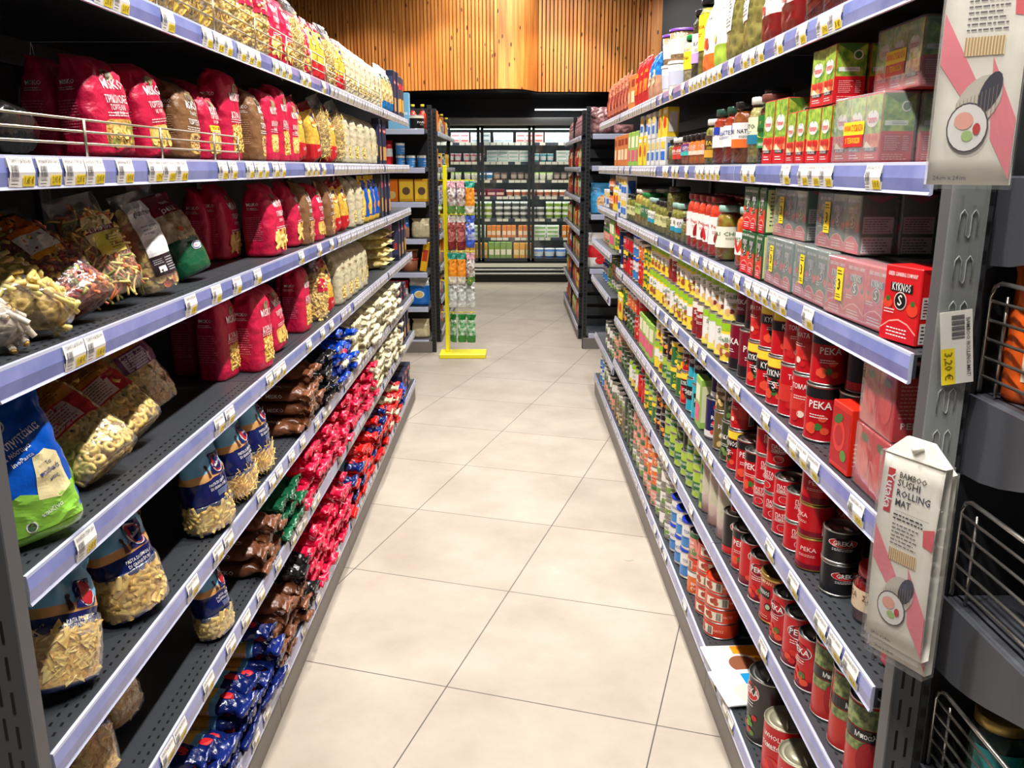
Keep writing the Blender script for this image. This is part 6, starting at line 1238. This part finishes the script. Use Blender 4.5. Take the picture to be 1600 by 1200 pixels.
# ------------------------------------------------------------------ dairy cooler
CY = 11.2; SIL = M('brushed_silver', (176, 176, 172), .3, .7); GRF = M('door_frame_graphite', (44, 50, 52), .35); INL = M('cooler_liner', (66, 72, 74), .5)
fz = empty('refrigerated_cabinet', 'wide glass-door dairy cooler at the far end of the aisle', 'cooler', (0, CY, 0))
m = MB(); m.box(-1.7, 1.6, .62, .66, .25, 2.0, INL); m.box(-1.7, 1.6, .02, .66, .20, .28, INL); m.box(-1.72, -1.7, 0, .66, .05, 2.0, GRF); m.box(1.6, 1.62, 0, .66, .05, 2.0, GRF); m.box(-1.7, 1.6, .02, .66, 1.93, 1.97, INL); obj('cabinet', m, fz)
m = MB(); m.bbox(-1.72, 1.62, -.06, .5, 1.95, 2.05, SIL, .012, 2); obj('canopy', m, fz)
m = MB(); m.box(-1.72, 1.62, -.02, .4, 0, .17, C((10, 10, 11), .3)); obj('base_plinth', m, fz)
m = MB(); m.bbox(-1.72, 1.62, -.03, .02, .185, .255, GRF, .004); m.art(Art().rect(-1.6, .195, 1.5, .245, C((206, 206, 190)), 0), lambda x, z, o: (x, -.03-o, z), 9); obj('ticket_strip', m, fz)
for z in (.165, .115):
    m = MB(); m.bbox(-1.72, 1.62, -.075, -.05, z-.012, z+.012, SIL, .006, 2); obj('bumper_rail', m, fz)
LED = M('cooler_led', (235, 250, 245), .5, emit=18)
SZ = [1.75, 1.515, 1.29, 1.085, .805, .565, .30]
for i, z in enumerate(SZ):
    m = MB(); m.box(-1.68, 1.58, .09, .60, z-.018, z, INL if i == 6 else C((70, 78, 80))); sh = obj('shelf', m, fz)
    m = MB(); m.box(-1.68, 1.58, .075, .09, z-.036, z+.002, C((60, 70, 82))); 
    x_ = -1.6
    while x_ < 1.5:
        if fr.random() < .72: m.add([(x_, .0745, z-.034), (x_+.07, .0745, z-.034), (x_+.07, .0745, z), (x_, .0745, z)], [(0, 1, 2, 3)], C((222, 224, 206)))
        x_ += .078
    obj('ticket_rail', m, sh)
    if i < 6 or True:
        m = MB(); m.box(-1.66, 1.56, .10, .115, z-.030, z-.020, LED)
        if i < 6: obj('light_tube', m, sh)
m = MB(); m.box(-1.66, 1.56, .06, .08, 1.905, 1.925, M('cooler_led_soft', (235, 250, 245), .5, emit=2)); obj('light_tube', m, fz)
for x0, x1 in ((-1.68, -1.04), (-1.03, -.405), (-.39, .235), (.25, .875), (.89, 1.55)):
    d = MB()
    for (a_, b_, c_, e_) in ((x0, x0+.035, .27, 1.95), (x1-.035, x1, .27, 1.95), (x0, x1, 1.915, 1.95), (x0, x1, .27, .31)): d.box(a_, b_, -.03, .01, c_, e_, GRF)
    dr = obj('door', d, fz); g = MB(); g.box(x0+.03, x1-.03, -.012, -.006, .30, 1.92, film('cooler_glass', (220, 235, 230), .0, .03, None, .25)); obj('door_glass', g, dr)
    g = MB(); g.tube([(x1-.055, -.05, .75), (x1-.055, -.05, 1.35)], .007, SIL, 6) ; obj('door_handle', g, dr) if x0 > .8 else None
for nm_, x_ in (('left', -.7), ('mid', 0), ('right', .6)):
    o = area((x_, CY+.03, 1.9), (x_, CY+.30, .5), 2.2, .5, .04, (.92, 1, .96))  # added fill inside the cooler, on top of its light tubes
def tb(d_, c, l, b, r=.045, h=.07): return tub(d_, C(c), C(l), r, h, C(b))
PK = lambda d_, w_, h_, c, a_: box('dairy_pack', 'dairy pack', d_, w_, .09, h_, C(c), Art().rect(-w_*.42, h_*.2, w_*.42, h_*.55, C(a_), 1))
DROW = {0: [PK('pale pink cheese pack', .11, .06, (236, 206, 200), (214, 90, 90)), tb('white yoghurt tub', (236, 236, 226), (240, 240, 236), (230, 210, 120)), PK('white and grey cheese pack', .12, .06, (232, 232, 232), (150, 170, 180))],
        1: [tb('teal yoghurt pot', (60, 150, 170), (220, 230, 230), (220, 226, 226), .042, .10), tb('pink yoghurt pot', (200, 90, 110), (230, 226, 226), (230, 226, 220), .042, .10), PK('white feta pack', .13, .045, (234, 238, 232), (160, 200, 190))],
        2: [tb('green-lidded yoghurt pot', (214, 226, 180), (150, 190, 90), (240, 240, 230), .042, .095), tb('blue-lidded yoghurt pot', (236, 236, 236), (40, 120, 200), (30, 140, 200), .042, .095), tb('brown chocolate pot', (110, 80, 70), (60, 60, 64), (180, 170, 160), .042, .095)],
        3: [PK('purple dessert carton', .14, .09, (110, 50, 150), (200, 170, 220)), tb('cream dessert pot', (236, 226, 206), (236, 236, 230), (190, 110, 80), .045, .08), PK('maroon dessert carton', .11, .09, (120, 40, 60), (230, 200, 190))],
        4: [tb('clear salad pot with green label', (220, 226, 206), (226, 230, 220), (130, 170, 60), .05, .07), tb('grey dip pot', (196, 196, 190), (226, 226, 226), (90, 100, 90), .05, .07), PK('white butter pack', .16, .06, (234, 234, 236), (190, 196, 200))],
        5: [PK('brown juice carton', .055, .15, (150, 70, 50), (226, 190, 150)), PK('orange juice carton', .055, .15, (224, 130, 50), (240, 220, 190)), PK('white and green butter pack', .16, .05, (232, 238, 226), (110, 180, 80))],
        6: [PK('amber juice bottle pack', .07, .19, (220, 160, 50), (240, 220, 160)), PK('white milk carton', .075, .19, (234, 238, 234), (90, 170, 190)), tb('blue ice-cream tub', (40, 110, 190), (230, 234, 236), (226, 236, 240), .07, .12), PK('tall green juice carton', .07, .20, (120, 160, 70), (240, 236, 210))]}
HS = {0: (1, 2), 1: (1, 3), 2: (1, 2), 3: (1, 1), 4: (2, 2), 5: (1, 3), 6: (1, 1)}
for i, z in enumerate(SZ):
    nxt = SZ[i-1]-.05 if i else 1.90; x_ = -1.0
    while x_ < 1.0:
        di = 0 if x_ < -.4 else (1 if x_ < .24 else 2); k = fr.choice([DROW[i][di % len(DROW[i])]]*3+DROW[i])
        run = fr.randint(2, 4)
        nst = max(1, min(4, int((nxt-z-.01)/k.h), fr.randint(2, 4))) if k.h < .11 else 1
        for q in range(run):
            for s_ in range(nst): put(k, (x_+k.w/2, CY+.155, z+.001+s_*(k.h+.001)), (0, 0, fr.uniform(-.06, .06)), ('cooler '+ORD[i]+' shelf',), '' if nst == 1 else ['lowest', 'second-layer', 'third-layer', 'fourth-layer'][s_])
            x_ += k.w+.006
        x_ += fr.uniform(.0, .04)
# glowing strip imitates a ceiling light reflected above the cooler
ls = MB(); ls.box(.28, .95, 10.98, 11.02, 2.12, 2.135, M('reflection_strip', (245, 250, 255), .5, emit=4)); tag(obj('reflection_strip', ls), 'thin white glowing strip imitating a reflected ceiling light above the cooler', 'reflection')
# ------------------------------------------------------------------ every product gets its own words
def finish_labels():
    by = {}
    for o, k, wh, st in REG: by.setdefault((k.desc, wh, st), []).append((o, k))
    grp = {}
    for o, k, wh, st in REG: grp.setdefault((k.cat, wh), []).append(o)
    for (desc, wh, st), L_ in by.items():
        if len(wh) == 2: place_ = wh[0]+' unit '+wh[1]+' shelf'
        else: place_ = wh[0]
        L_.sort(key=lambda t: (t[0].location.y, t[0].location.x) if len(wh) == 2 else (t[0].location.x, t[0].location.z))
        for i, (o, k) in enumerate(L_):
            t = (st+' ' if st else '')+desc
            if len(L_) > 1: t += ', '+(ORD[i] if i < 30 else str(i+1)+'th')+(' from near end' if len(wh) == 2 else ' from left')
            t += ', '+place_
            ws = t.split()
            while len(ws) > 16:
                for drop in ('printed', 'large', 'small', 'wide', 'and', 'with', 'of', 'cardboard', 'film', 'paper', 'unit', 'clear', 'round', 'seen', 'the', 'white', 'from'):
                    if drop in ws: ws.remove(drop); break
                else: ws = ws[:1]+ws[2:]
            o['label'] = ' '.join(ws)
    for (cat, wh), os_ in grp.items():
        if len(os_) > 1:
            for o in os_: o['group'] = cat+'s on the '+(' '.join((wh[0]+' unit', wh[1]+' shelf')) if len(wh) == 2 else wh[0])
finish_labels()
